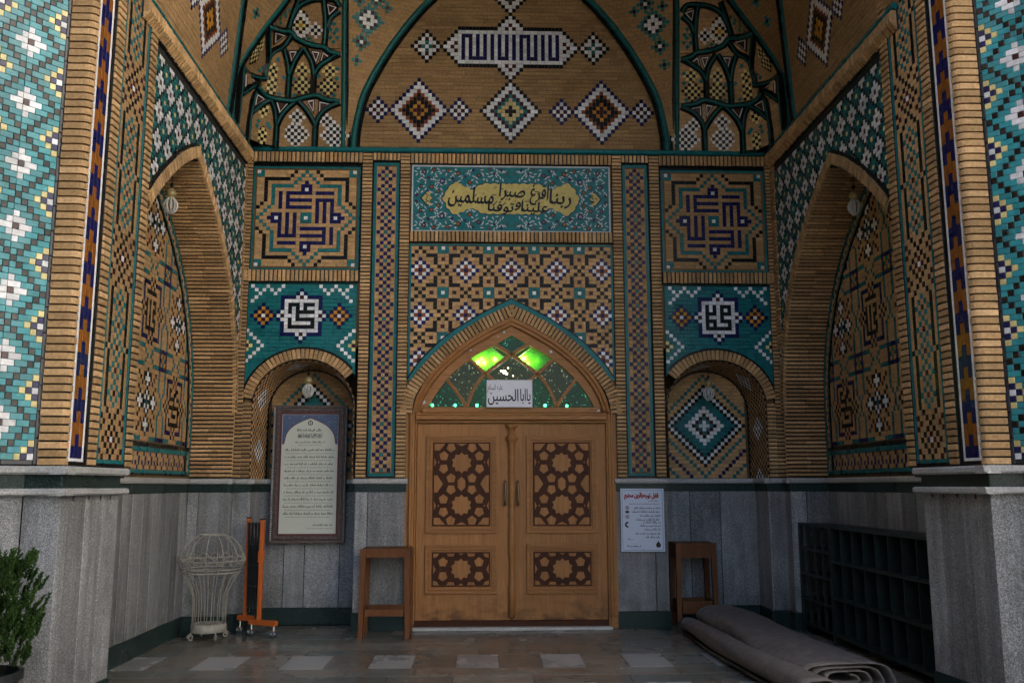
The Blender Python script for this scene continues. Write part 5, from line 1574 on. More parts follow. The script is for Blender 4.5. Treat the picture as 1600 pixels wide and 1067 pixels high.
def light_pieces(tall):
    S_ = 179.0; out = []
    def P_(pts, cx=489, cy=465): return [((x-cx)/S_, (cy-y)/S_) for x, y in pts]
    def sym(pts, cy=465):
        a = P_(pts, 489, cy); res = [a]
        mxd = [(-x, y) for x, y in reversed(a)]
        for q in (mxd, [(x, -y) for x, y in reversed(a)], [(-x, -y) for x, y in a]):
            if not any(all(abs(u[0]-v[0])+abs(u[1]-v[1]) < .02 for u, v in zip(sorted(q), sorted(r))) for r in res): res.append(q)
        return res
    def star(cx, cy, r0, r1): return [(cx+(r0 if i % 2 == 0 else r1)*math.cos(math.pi*i/10+math.pi/10), cy+(r0 if i % 2 == 0 else r1)*math.sin(math.pi*i/10+math.pi/10)) for i in range(20)]
    def pent(x, y, sx_, sy_, r=31):
        a0 = math.atan2(y-sy_, x-sx_); return [(x+r*math.cos(a0+2*math.pi*i/5), y+r*math.sin(a0+2*math.pi*i/5)) for i in range(5)]
    if tall:
        c = (489, 335)
        out += sym(star(*c, 65, 52))
        for (x, y) in ((423, 240), (378, 293), (377, 371), (424, 430)): out += sym(pent(x, y, *c))
        out += sym([(489, 420), (513, 443), (513, 487), (489, 510), (465, 487), (465, 443)])
        out += sym([(318, 412), (338, 412), (374, 465), (338, 518), (318, 518)])
        out += sym([(318, 215), (388, 215), (352, 258), (318, 258)])
        out += sym([(452, 214), (526, 214), (489, 232)]); out += sym([(318, 302), (332, 331), (318, 360)])
        out += sym([(343, 322), (352, 331), (343, 340)])
    else:
        c = (489, 465); out += sym(star(*c, 65, 52))
        for (x, y) in ((378, 423), ): out += sym(pent(x, y, *c))
        out += sym([(400, 368), (452, 368), (444, 388), (410, 388)]); out += sym([(318, 368), (356, 368), (340, 392), (318, 396)])
        out += sym([(318, 436), (334, 465), (318, 494)]); out += sym([(470, 368), (508, 368), (489, 380)])
    return out
for sx in (-1, 1):
    x0, x1 = sorted((sx*.004, sx*.934))
    mb = MB(); YF = .012
    mb.obox(((x0+x1)/2, YF, 1.012), (1, 0, 0), Z, (0, -1, 0), x1-x0, 1.885, .045, .003)
    leafo = mb.build('door_leaf', door, M_DOOR)
    for (za, zb, inner) in ((.890, 1.842, True), (.317, .782, False)):
        a, b = sorted((sx*.146, sx*.842)); fm_ = MB()
        for (o, wd, y) in ((0, .022, YF-.020), (.022, .016, YF-.012), (.038, .012, YF-.018)):
            frame4(fm_, (0, y, 0), (1, 0, 0), Z, (0, -1, 0), a+o, b-o, za+o, zb-o, wd, 0, .03, (.4, .2, .08))
        fm_.build('moulding', leafo, M_DOORH)
        pa, pb = a+.066, b-.066; qa, qb = za+.070, zb-.070
        pm = MB(); pm.obox(((pa+pb)/2, YF-.004, (qa+qb)/2), (1, 0, 0), Z, (0, -1, 0), pb-pa, qb-qa, .012, .002); pm.build('carved_panel', leafo, M_DOOR)
        lb = MB(); frame4(lb, (0, YF-.010, 0), (1, 0, 0), Z, (0, -1, 0), pa, pb, qa, qb, .009, 0, .012, (.04, .015, .008)); lb.build('lattice_border', leafo, M_DOORD)
        dk = MB(); dk.obox(((pa+pb)/2, YF-.0065, (qa+qb)/2), (1, 0, 0), Z, (0, -1, 0), pb-pa-.02, qb-qa-.02, .006, .001); dk.build('strapwork', leafo, M_DOORD)
        for poly in light_pieces(inner):
            # drawn in a unit frame: x -1..1 across, y up in the same unit
            k = (pb-pa)/2; poly = [((pa+pb)/2+p[0]*k, (qa+qb)/2+p[1]*k) for p in poly]
            poly = clip_poly(poly, pa+.013, pb-.013, qa+.013, qb-.013)
            if len(poly) < 3: continue
            b = MB(); b.prism(poly, (0, YF-.0125, 0), (1, 0, 0), Z, (0, -1, 0), .007, bev=.003); b.build('lattice_piece', leafo, M_DOOR)
    hm = MB(); hx = sx*.062
    hm.tube([(hx, -.012, 1.155), (hx, -.030, 1.17), (hx, -.034, 1.22), (hx, -.030, 1.29), (hx, -.034, 1.34), (hx, -.028, 1.385), (hx, -.010, 1.40)], [.008, .013, .010, .014, .011, .012, .006], 8)
    hm.build('handle', leafo, M_HANDLE, smooth=True)
    if sx < 0:
        hm = MB(); hm.obox((-.040, .006, 1.06), (1, 0, 0), Z, (0, -1, 0), .018, .05, .01, .003); hm.build('keyhole_plate', leafo, M_HANDLE)
mb = MB()
mb.lathe((0, .0, 0), [(.001, 1.952), (.060, 1.950), (.062, 1.925), (.040, 1.915), (.030, 1.885), (.034, 1.850), (.060, 1.828), (.062, 1.800), (.040, 1.780), (.034, 1.740), (.030, 1.60), (.030, .90), (.036, .88), (.036, .70), (.028, .68), (.026, .42), (.034, .40), (.034, .10), (.001, .10)], 14)
mb.build('centre_post', door, M_DOORH, smooth=True)
# fanlight: panes and glazing bars
PANES = [([(0, 2.84), (-.17, 2.746), (0, 2.65), (.17, 2.746)], M_GLTEAL),
 ([(-.215, 2.725), (-.41, 2.61), (-.255, 2.48), (-.07, 2.61)], M_GLGREEN), ([(.215, 2.725), (.41, 2.61), (.255, 2.48), (.07, 2.61)], M_GLGREEN),
 ([(-.43, 2.58), (-.63, 2.42), (-.53, 2.29), (-.445, 2.18), (-.36, 2.32), (-.28, 2.45)], M_GLGREY), ([(.43, 2.58), (.63, 2.42), (.53, 2.29), (.445, 2.18), (.36, 2.32), (.28, 2.45)], M_GLGREY),
 ([(0, 2.60), (-.24, 2.43), (-.10, 2.30), (.10, 2.30), (.24, 2.43)], M_GLGREY),
 ([(-.66, 2.395), (-.76, 2.25), (-.84, 2.115), (-.46, 2.115), (-.55, 2.27)], M_GLTEAL), ([(.66, 2.395), (.76, 2.25), (.84, 2.115), (.46, 2.115), (.55, 2.27)], M_GLTEAL),
 ([(-.26, 2.42), (-.36, 2.29), (-.43, 2.115), (0, 2.115), (-.06, 2.25), (-.12, 2.31)], M_GLTEAL), ([(.26, 2.42), (.36, 2.29), (.43, 2.115), (0, 2.115), (.06, 2.25), (.12, 2.31)], M_GLTEAL)]
for poly, mt in PANES:
    cx = sum(p[0] for p in poly)/len(poly); cz = sum(p[1] for p in poly)/len(poly)
    b = MB(); b.faces([(cx+(x-cx)*1.06, .030, cz+(z-cz)*1.06) for x, z in poly], [tuple(range(len(poly)))]); b.build('pane', door, mt)
BARS = []
for sx in (-1, 1):
    BARS += [[(sx*-.19, 2.765), (sx*.01, 2.645), (sx*.26, 2.455), (sx*.37, 2.31), (sx*.45, 2.12)],
             [(sx*.45, 2.12), (sx*.54, 2.26), (sx*.655, 2.41)], [(sx*.42, 2.60), (sx*.26, 2.455), (sx*.11, 2.32), (sx*0, 2.14)]]
for bar in BARS:
    pts = smooth_curve(bar, 5); b = MB()
    ribbon(b, pts, (0, 0, 0), XU, Z, XN, -.017, .017, .002, .03, (.4, .2, .08)); ribbon(b, pts, (0, 0, 0), XU, Z, XN, -.008, .008, .008, .01, (.4, .2, .08))
    b.build('glazing_bar', door, M_DOORH)
for (x, z, s) in ((-.075, 2.875, .014), (-.135, 2.83, .010), (-.41, 2.69, .012), (.395, 2.675, .016), (-.872, 2.165, .020), (.868, 2.085, .013)):
    b = MB(); b.obox((x, -.018, z), (1, 0, .4), (-.4, 0, 1), (0, -1, 0), s*1.7, s*1.5, .012, .003); b.build('metal_patch', door, M_SILVER)
# lights inside the hall, seen through the fanlight
lights = thing('light_string', 'string of small lit green bulbs glowing behind the fanlight glass', 'lights', (0, .15, 2.1))
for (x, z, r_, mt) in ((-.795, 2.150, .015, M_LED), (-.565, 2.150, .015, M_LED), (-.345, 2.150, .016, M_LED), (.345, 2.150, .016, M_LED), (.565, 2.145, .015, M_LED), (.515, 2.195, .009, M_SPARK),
                      (-.335, 2.58, .024, M_BULB), (-.275, 2.575, .022, M_BULB), (-.300, 2.61, .016, M_BULB), (-.165, 2.61, .021, M_BULB), (.125, 2.615, .029, M_BULB), (.165, 2.565, .018, M_BULB), (-.07, 2.49, .022, M_WBULB), (-.045, 2.47, .012, M_WBULB), (-.10, 2.50, .011, M_WBULB), (.02, 2.45, .008, M_WBULB), (-.03, 2.53, .008, M_WBULB)):
    b = MB(); b.sphere((x, .068 if mt is M_BULB else .13, z), r_*(.8 if mt is M_BULB else .92), 10, 6); b.build('bulb', lights, mt, smooth=True)
for sx in (-1, 1):   # white boards added to spread a green lamp's glow behind the two bright panes
    q = [(.215, 2.725), (.41, 2.61), (.255, 2.48), (.07, 2.61)]; cxq, czq = .2375, 2.606
    b = MB(); b.face([(sx*(cxq+(x-cxq)*1.10), .095, czq+.010+(z-czq)*1.12) for x, z in q]); b.build('glow_board', lights, M_SIGN)
    l = bpy.data.lights.new('green_lamp', 'POINT'); l.energy = .018; l.color = (.30, 1, .06); l.shadow_soft_size = .012
    lo = bpy.data.objects.new('green_lamp', l); COL.objects.link(lo); lo.location = (sx*.25, .062, 2.60)
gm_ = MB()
for i in range(520):  # glowing flecks stand in for reflections off the mirror mosaic
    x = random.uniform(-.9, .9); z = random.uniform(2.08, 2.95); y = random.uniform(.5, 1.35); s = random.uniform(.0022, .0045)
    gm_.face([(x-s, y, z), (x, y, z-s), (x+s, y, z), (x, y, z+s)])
gm_.build('glowing_glint', lights, M_SPARK, kind='stuff')
for (x, y, z, e, c) in ((-.3, .55, 2.62, .30, (.45, 1, .25)), (.3, .55, 2.62, .30, (.45, 1, .25)), (0, .6, 2.45, .25, (1, .85, .6))):
    l = bpy.data.lights.new('hall_lamp', 'POINT'); l.energy = e; l.color = c; l.shadow_soft_size = .08
    lo = bpy.data.objects.new('hall_lamp', l); COL.objects.link(lo); lo.location = (x, y, z)

# ================================================================== SIGNS AND PRINTS
sg_ = thing('paper_sign', 'white sheet with black Arabic lettering hung on the fanlight above the door', 'sign', (-.023, -.06, 2.25))
mb = MB(); mb.obox((-.023, -.062, 2.250), (1, 0, 0), Z, (0, -1, 0), .455, .272, .006, .001); mb.build('sheet', sg_, M_SIGN)
mb = MB(); add_text(mb, 'ياابا', .165, Vector((.135, -.062, 2.222)), XU, Z, XN, .0015, width=.10, bold=.0015); add_text(mb, 'الحسين', .165, Vector((-.085, -.062, 2.216)), XU, Z, XN, .0015, width=.30, bold=.0015)
add_text(mb, 'عليه السلام', .075, Vector((-.165, -.062, 2.300)), XU, Z, XN, .0015, width=.15); mb.build('lettering', sg_, M_INK)
mb = MB(); frame4(mb, (0, -.062, 0), XU, Z, XN, -.246, .200, 2.118, 2.382, .002, .0012, .001, (.3, .3, .35)); mb.build('border_line', sg_, M_BLUE)

po = thing('wall_poster', 'pale blue notice with red Persian heading fixed on the pier right of the door', 'poster', (1.282, -.03, 1.01))
PC = Vector((1.282, -.030, 1.014)); pU = Vector((1, 0, -.004)).normalized()
mb = MB(); mb.obox(PC, pU, Z, XN, .428, .607, .008, .002); mb.build('sheet', po, M_PAPER)
mb = MB(); frame4(mb, PC, pU, Z, XN, -.200, .200, -.290, .288, .004, .0012, .001, (.05, .1, .24)); mb.build('border_line', po, M_BLUE)
mb = MB()
add_text(mb, 'قابل توجه', .062, PC+pU*.085+Z*.232, pU, Z, XN, .0015, width=.150, bold=.0034); add_text(mb, 'زائرين محترم', .062, PC-pU*.085+Z*.232, pU, Z, XN, .0015, width=.180, bold=.0034)
for zz in (.118, .032): 
    for k in range(16):
        a0, a1 = 2*math.pi*k/16, 2*math.pi*(k+1)/16
        mb.face([PC+pU*(-.150+r*math.cos(a))+Z*(zz+r*math.sin(a))+XN*.0013 for r, a in ((.015, a0), (.020, a0), (.020, a1), (.015, a1))])
mb.build('red_lettering', po, M_RED)
mb = MB(); rr_ = random.getstate(); random.seed(3)
scribble(mb, PC+pU*.105+Z*.180, pU, Z, XN, .10, .014, .0013, (.01,)*3); scribble(mb, PC+pU*.02+Z*.152, pU, Z, XN, .30, .013, .0013, (.01,)*3)
for i, zz in enumerate((.110, .074, .036, -.002, -.028, -.060, -.096, -.136, -.170)):
    wd = (.26, .28, .20, .24, .17, .20, .16, .25, .15)[i]; scribble(mb, PC+pU*(.175-wd/2)+Z*zz, pU, Z, XN, wd, .021, .0013, (.01,)*3)
mb.obox(PC-pU*.150+Z*.078+XN*.0014, pU, Z, XN, .036, .022, .001); mb.obox(PC-pU*.150+Z*.118+XN*.0014, pU, Z, XN, .014, .014, .001); mb.obox(PC-pU*.150+Z*.032+XN*.0014, pU, Z, XN, .018, .010, .001)
for k in range(10):   # crescent shaped pictogram
    a0, a1 = R(70+22*k), R(70+22*(k+1)); mb.face([PC+pU*(-.148+q*math.cos(a))+Z*(-.045+q*math.sin(a))+XN*.0013 for q, a in ((.012+.000*k, a0), (.028, a0), (.028, a1), (.012, a1))])
scribble(mb, PC-pU*.125-Z*.190, pU, Z, XN, .05, .020, .0013, (.01,)*3); scribble(mb, PC-pU*.09-Z*.256, pU, Z, XN, .14, .020, .0013, (.01,)*3)
mb.lathe((0, 0, 0), [(0, 0)], 3)
E0 = PC+pU*.150-Z*.235+XN*.0014
mb.face([E0+pU*a+Z*b for a, b in ((0, .036), (.010, .020), (.024, .004), (.024, -.014), (.012, -.028), (-.012, -.028), (-.024, -.014), (-.024, .004), (-.010, .020))])
mb.build('black_lettering', po, M_INK); random.setstate(rr_)

fp = thing('framed_text', 'tall framed text under an ogee arch in dark carved wood hanging in the niche', 'picture frame', (-2.043, .33, 1.47))
fU = Vector((1, .0, 0)); FC = Vector((-2.043, .300, 1.474)); FW, FH = .750, 1.375
mb = MB()
for (o, wd, h, mt) in ((0, .026, .004, 0), (.026, .012, -.004, 0), (.038, .022, .012, 0), (.060, .012, .002, 0)): frame4(mb, FC, fU, Z, XN, -FW/2+o, FW/2-o, -FH/2+o, FH/2-o, wd, h, .05, (.1, .06, .05))
mb.build('frame', fp, M_FRAME)
for (a, b) in ((-FW/2+.011, 0),):
    mb = MB(); n = 62
    for i in range(n):
        zz = -FH/2+.03+(FH-.06)*i/(n-1); mb.obox(FC+fU*(-FW/2+.013)+Z*zz+XN*.009, fU, Z, XN, .017, .014, .010, .004)
        mb.obox(FC+fU*(FW/2-.012)+Z*zz+XN*.006, fU, Z, XN, .010, .010, .008, .003)
    mb.build('bead_inlay', fp, M_PEARL, kind='stuff')
mb = MB(); frame4(mb, FC, fU, Z, XN, -FW/2+.072, FW/2-.072, -FH/2+.072, FH/2-.072, .018, -.002, .03, (.12, .04, .04)); mb.build('inner_strip', fp, M_FRAMEIN)
mb = MB(); mb.obox(FC-XN*.012, fU, Z, XN, FW-.12, FH-.12, .01, .001); mb.build('sheet', fp, M_SCROLL)
mb = MB(); hw = FW/2-.094; ht = FH/2-.094
ac = mirror(smooth_curve([(0, ht-.035), (.08, ht-.065), (.17, ht-.115), (.235, ht-.19), (.262, ht-.30)], 5))
for p, q in zip(ac[:-1], ac[1:]): mb.face([FC+fU*p[0]+Z*p[1]-XN*.0105, FC+fU*q[0]+Z*q[1]-XN*.0105, FC+fU*q[0]+Z*ht-XN*.0105, FC+fU*p[0]+Z*ht-XN*.0105])
for sx in (-1, 1):
    xs = sorted((sx*.262, sx*hw)); mb.face([FC+fU*x+Z*z-XN*.0105 for x, z in ((xs[0], ht-.30), (xs[1], ht-.30), (xs[1], ht), (xs[0], ht))])
mb.build('spandrel_print', fp, M_BLUE)
mb = MB(); ribbon(mb, ac, FC, fU, Z, XN, -.003, .003, -.0095, .0005, (.3, .1, .1)); mb.build('arch_line', fp, M_FRAMEIN)
mb = MB()
for sx in (-1, 1):
    for k in range(26):
        x = sx*random.uniform(.06, .27); z = ht-random.uniform(.01, .27)
        if z < (ht-.035-abs(x)*.30-(max(0, abs(x)-.15)*1.2)) + .012: continue
        s = random.uniform(.006, .012); a = random.uniform(0, 3)
        mb.face([FC+fU*(x+s*math.cos(a+t))+Z*(z+s*.5*math.sin(a+t))-XN*.0100 for t in (0, 1.57, 3.14, 4.71)])
mb.build('spandrel_flower', fp, flat('pale_blue_print', (.18, .24, .36), .4), kind='stuff')
mb = MB(); rr_ = random.getstate(); random.seed(12); Q = FC-XN*.0104
# emblem: two pairs of crescents round an upright stroke
ec = Q+Z*(ht-.085)
for sx in (-1, 1):
    for (r0, r1, off) in ((.012, .017, .010), (.019, .025, .006)):
        for k in range(8):
            a0, a1 = R(-70+17.5*k), R(-70+17.5*(k+1)); mb.face([ec+fU*(sx*(off+q*math.cos(a)-.006))+Z*(q*1.1*math.sin(a))+XN*.0003 for q, a in ((r0, a0), (r1, a0), (r1, a1), (r0, a1))])
mb.obox(ec+XN*.0004, fU, Z, XN, .006, .052, .0005); mb.obox(ec+Z*.029+XN*.0004, fU, Z, XN, .016, .004, .0005)
scribble(mb, Q+Z*(ht-.165), fU, Z, XN, .27, .026, .0004, (.01,)*3)
for k in range(3): scribble(mb, Q+Z*(ht-.235+.014*k), fU, Z, XN, .25, .022, .0004+.0002*k, (.01,)*3)
scribble(mb, Q+Z*(ht-.285), fU, Z, XN, .30, .020, .0004, (.01,)*3); scribble(mb, Q+Z*(ht-.312), fU, Z, XN, .24, .008, .0004, (.01,)*3)
for i in range(10):
    zz = ht-.365-i*.0705
    scribble(mb, Q+Z*zz, fU, Z, XN, .50, .024, .0004, (.01,)*3); scribble(mb, Q+Z*(zz-.030), fU, Z, XN, .46+random.uniform(-.06, .04), .009, .0004, (.01,)*3)
scribble(mb, Q+fU*.15+Z*(-ht+.075), fU, Z, XN, .20, .020, .0004, (.01,)*3); scribble(mb, Q+fU*.12+Z*(-ht+.045), fU, Z, XN, .26, .009, .0004, (.01,)*3)
mb.build('printed_text', fp, M_INK); random.setstate(rr_)

# ================================================================== LAMPS
def make_lamp(name, label, loc, group, chain):
    t = thing(name, label, 'lamp', loc, group)
    def part(mb, nm, mt, sm=True): 
        o = mb.build(nm, None, mt, smooth=sm); o.parent = t; return o
    b = MB(); b.tube([(0, 0, .02), (0, 0, chain)], .0035, 6); b.lathe((0, 0, 0), [(.001, .052), (.014, .050), (.016, .030), (.006, .022), (.006, .0)], 8); part(b, 'hook', M_BLACK)
    b = MB(); b.lathe((0, 0, 0), [(.004, .010), (.018, .004), (.032, -.012), (.040, -.030), (.042, -.046), (.038, -.056), (.030, -.058), (.026, -.070), (.024, -.080)], 14); c = part(b, 'cap', M_BRASS)
    for k in range(10):
        a = 2*math.pi*k/10; pts = []
        for q in range(9):
            s = q/8; rr = .020+.034*math.sin(math.pi*min(1, s*1.05))**.9; pts.append((rr*math.cos(a), rr*math.sin(a), -.078-.128*s))
        b = MB(); b.tube(pts, .0072, 6); part(b, 'rib', M_WHITEGL)
    b = MB(); b.lathe((0, 0, 0), [(.004, -.085), (.016, -.10), (.018, -.13), (.012, -.165), (.001, -.175)], 10); part(b, 'bulb', M_WHITEGL)
    b = MB(); b.lathe((0, 0, 0), [(.022, -.200), (.020, -.210), (.001, -.214)], 10); part(b, 'tip', M_WHITEGL)
    return t
LG = 'onion shaped hanging lamps in the niches'
l0 = make_lamp('hanging_lamp', 'onion lamp hanging in the round niche above the framed text', (-2.057, .20, 2.44), LG, .13)
def copy_thing(o, loc, label):
    c = o.copy(); COL.objects.link(c); c.location = loc; c['label'] = label
    for ch in o.children:
        d = ch.copy(); COL.objects.link(d); d.parent = c
        for g in ch.children:
            e = g.copy(); COL.objects.link(e); e.parent = d
    return c
copy_thing(l0, (2.036, .20, 2.415), 'onion lamp hanging in the round niche over the turquoise diamond, above the stool')
copy_thing(l0, (-2.89, -1.68, 3.79), 'onion lamp under the pointed arch above the white wire cage')
copy_thing(l0, (2.885, -1.66, 3.835), 'onion lamp under the pointed arch above the shoe rack')

# ================================================================== FURNITURE
def stool(name, label, x, y, wd, dp, h, apron, rail0, rail1, lw, grp):
    t = thing(name, label, 'stool', (x, y, F), grp)
    def part(mb, nm, mt=M_STOOL):
        o = mb.build(nm, None, mt); o.parent = t; return o
    for sx in (-1, 1):
        for sy in (-1, 1):
            b = MB(); cx, cy = sx*(wd/2-lw/2), sy*(dp/2-lw/2); sp = .010
            lo = [(cx+sx*sp+a*lw/2*.8, cy+sy*sp+c*lw/2*.8, 0) for a, c in ((-1, -1), (1, -1), (1, 1), (-1, 1))]
            hi = [(cx+a*lw/2, cy+c*lw/2, h-.004) for a, c in ((-1, -1), (1, -1), (1, 1), (-1, 1))]
            b.faces(lo+hi, [(i, (i+1) % 4, (i+1) % 4+4, i+4) for i in range(4)]+[(4, 5, 6, 7)]); part(b, 'leg')
    for nm, z0, z1 in (('apron', h-apron, h-.012), ('stretcher', rail0, rail1)):
        for sy in (-1, 1): b = MB(); b.box(-wd/2+lw, wd/2-lw, sy*(dp/2-.028)-.014, sy*(dp/2-.028)+.014, z0, z1); part(b, nm)
        for sx in (-1, 1): b = MB(); b.box(sx*(wd/2-.028)-.014, sx*(wd/2-.028)+.014, -dp/2+lw, dp/2-lw, z0, z1); part(b, nm)
    b = MB(); b.obox((0, 0, h), (1, 0, 0), (0, 1, 0), Z, wd-.01, dp-.01, .022, .006); part(b, 'seat')
    b = MB(); b.obox((-wd/2+.07, -dp/2+.027, h-.034), (1, 0, 0), Z, (0, -1, 0), .05, .020, .012, .004); part(b, 'blue_sticker', flat('blue_sticker', (.04, .16, .20), .5))
    return t
SG = 'wooden stools either side of the door'
stool('wooden_stool', 'wooden stool standing left of the door on the marble floor', -1.180, -.285, .455, .40, .795, .080, .195, .255, .052, SG)
stool('wooden_stool', 'wooden stool standing in the recess right of the door behind the rolled carpet', 1.815, .205, .40, .36, .805, .145, .13, .25, .054, SG)

cg = thing('wire_cage', 'white wrought iron wire cage with domed top standing by the left wall', 'wire cage', (-2.755, -.47, F))
def cpart(mb, nm, mt=M_IRON, sm=True):
    o = mb.build(nm, None, mt, smooth=sm); o.parent = cg; return o
def circ(r, z, n=28): return [(r*math.cos(2*math.pi*i/n), r*math.sin(2*math.pi*i/n), z) for i in range(n)]
b = MB(); b.lathe((0, 0, 0), [(.001, .072), (.150, .072), (.156, .085), (.156, .135), (.148, .140), (.001, .138)], 28); cpart(b, 'base')
for k in range(4):
    a = R(38+90*k); d = Vector((math.cos(a), math.sin(a), 0)); pts = []
    for q in range(15):
        t = q/14*R(480); rr = .030-.020*q/14; pts.append(d*(.165+rr*math.cos(t))+Z*(.034+rr*math.sin(t)))
    b = MB(); b.tube([d*.135+Z*.10]+pts, .0065, 6); cpart(b, 'scroll_foot')
for k in range(16):
    a = 2*math.pi*k/16; d = Vector((math.cos(a), math.sin(a), 0)); b = MB()
    b.tube([d*.146+Z*.135, d*.144+Z*.28, d*.152+Z*.40, d*.200+Z*.52, d*.255+Z*.595], .0038, 5); cpart(b, 'rod')
for (r_, z, w_) in ((.255, .597, .007), (.262, .625, .005), (.290, .700, .005), (.112, .925, .008), (.146, .140, .006)):
    b = MB(); b.tube(circ(r_, z), w_, 6, closed=True); cpart(b, 'ring')
for k in range(12):
    a = 2*math.pi*k/12+.1; d = Vector((math.cos(a), math.sin(a), 0)); b = MB()
    b.tube([d*.258+Z*.62, d*.288+Z*.69, d*.285+Z*.745, d*.245+Z*.83, d*.175+Z*.90, d*.110+Z*.925], .0048, 5); cpart(b, 'dome_rod')
for k in range(18):
    a = 2*math.pi*k/18; d = Vector((math.cos(a), math.sin(a), 0)); tn = Vector((-d.y, d.x, 0)); pts = []
    for q in range(11):
        t = R(-10+200*q/10); pts.append(d*.291+tn*(.046*math.cos(t))+Z*(.700+.046*math.sin(t)))
    b = MB(); b.tube(pts, .0046, 5)
    pts = [d*.291+tn*(.022*math.cos(R(40*q)))*(1-q/14)+Z*(.688+.022*math.sin(R(40*q))*(1-q/14)) for q in range(11)]
    b.tube(pts, .0036, 5); cpart(b, 'scallop')

ba = thing('folding_barrier', 'orange folding barrier closed up on castors beside the wire cage', 'barrier', (-2.40, -.25, F))
def bpart(mb, nm, mt, sm=False):
    o = mb.build(nm, ba, mt, smooth=sm); return o
for (x, y, z0, z1, wd) in ((-2.345, -.30, .115, 1.035, .040), (-2.505, -.17, .14, 1.045, .034)):
    b = MB(); b.obox((x, y-.02, (z0+z1)/2), (1, 0, 0), Z, (0, -1, 0), wd, z1-z0, .04, .004); bpart(b, 'post', M_ORANGE)
    b = MB(); b.obox((x, y-.02, z1+.006), (1, 0, 0), Z, (0, -1, 0), wd+.006, .014, .046, .004); bpart(b, 'post_cap', M_BLACK)
b = MB(); b.obox((-2.345, -.323, .70), (1, 0, 0), Z, (0, -1, 0), .058, .10, .02, .004); bpart(b, 'sleeve', M_ORANGE)
for i in range(7):
    x = -2.482+i*.0185; y = -.20-.014*i
    b = MB(); b.obox((x, y-.02+.01*(i % 2), .60), (1, 0, .0), Vector((.02*(1 if i % 2 else -1), 0, 1)).normalized(), (0, -1, 0), .0205, .82, .02, .003); bpart(b, 'slat', M_BLACK)
for zz in (.235, .43, .62, .81, .985):
    for i in range(6): 
        b = MB(); b.sphere((-2.470+i*.019, -.235-.014*i, zz), .006, 6, 4); bpart(b, 'rivet', M_CHROME)
for (xa, ya, xb, yb, z) in ((-2.435, -.26, -2.165, -.40, .098), (-2.575, -.12, -2.42, -.22, .120)):
    d = Vector((xb-xa, yb-ya, 0)); L = d.length; d.normalize()
    b = MB(); b.obox(Vector(((xa+xb)/2, (ya+yb)/2, z+.035)), d, Vector((-d.y, d.x, 0)), Z, L, .05, .045, .004); bpart(b, 'foot', M_ORANGE)
for (x, y) in ((-2.415, -.285), (-2.185, -.40), (-2.555, -.145), (-2.44, -.21)):
    b = MB()
    for s in (-.016, .016): b.tube([(x+s-.010, y, F+.034), (x+s+.010, y, F+.034)], .034, 12)
    w_o = bpart(b, 'castor', M_CHROME, False)
    b = MB(); b.tube([(x, y, F+.05), (x, y, .10)], .009, 8); o = b.build('stem', w_o, M_CHROME)

# shoe racks
def rack(label, y0, y1, ncol, zs, back, x0=2.765, x1=3.055):
    t = thing('shoe_rack', label, 'shoe rack', ((x0+x1)/2, (y0+y1)/2, F), 'dark green metal shoe racks')
    th = .011
    for z in zs:
        b = MB(); b.box(x0, x1, y0, y1, z-th/2, z+th/2); b.box(x0-.004, x0+.010, y0, y1, z-.016, z+.010); b.build('shelf', t, M_RACK)
    for i in range(ncol+1):
        y = y0+(y1-y0)*i/ncol
        b = MB(); b.box(x0-.002, x1 if back else x0+.03, y-.006, y+.006, zs[0], zs[-1]-.003) if 0 < i < ncol else b.box(x0-.006, x1 if back else x0+.03, y-.010, y+.010, F, zs[-1]+.006)
        b.build('divider', t, M_RACK)
    if back: b = MB(); b.box(x1-.006, x1+.002, y0, y1, zs[0], zs[-1]); b.build('back_panel', t, M_RACK)
    return t
rack('dark green metal shoe rack with deep pigeonholes against the right wall', -2.85, -1.00, 8, [.075, .385, .690, .985], True)
rack('open dark lattice shoe rack section in the far right corner', -.975, -.215, 4, [.075, .30, .53, .76, .985], False, 2.765, 3.05)

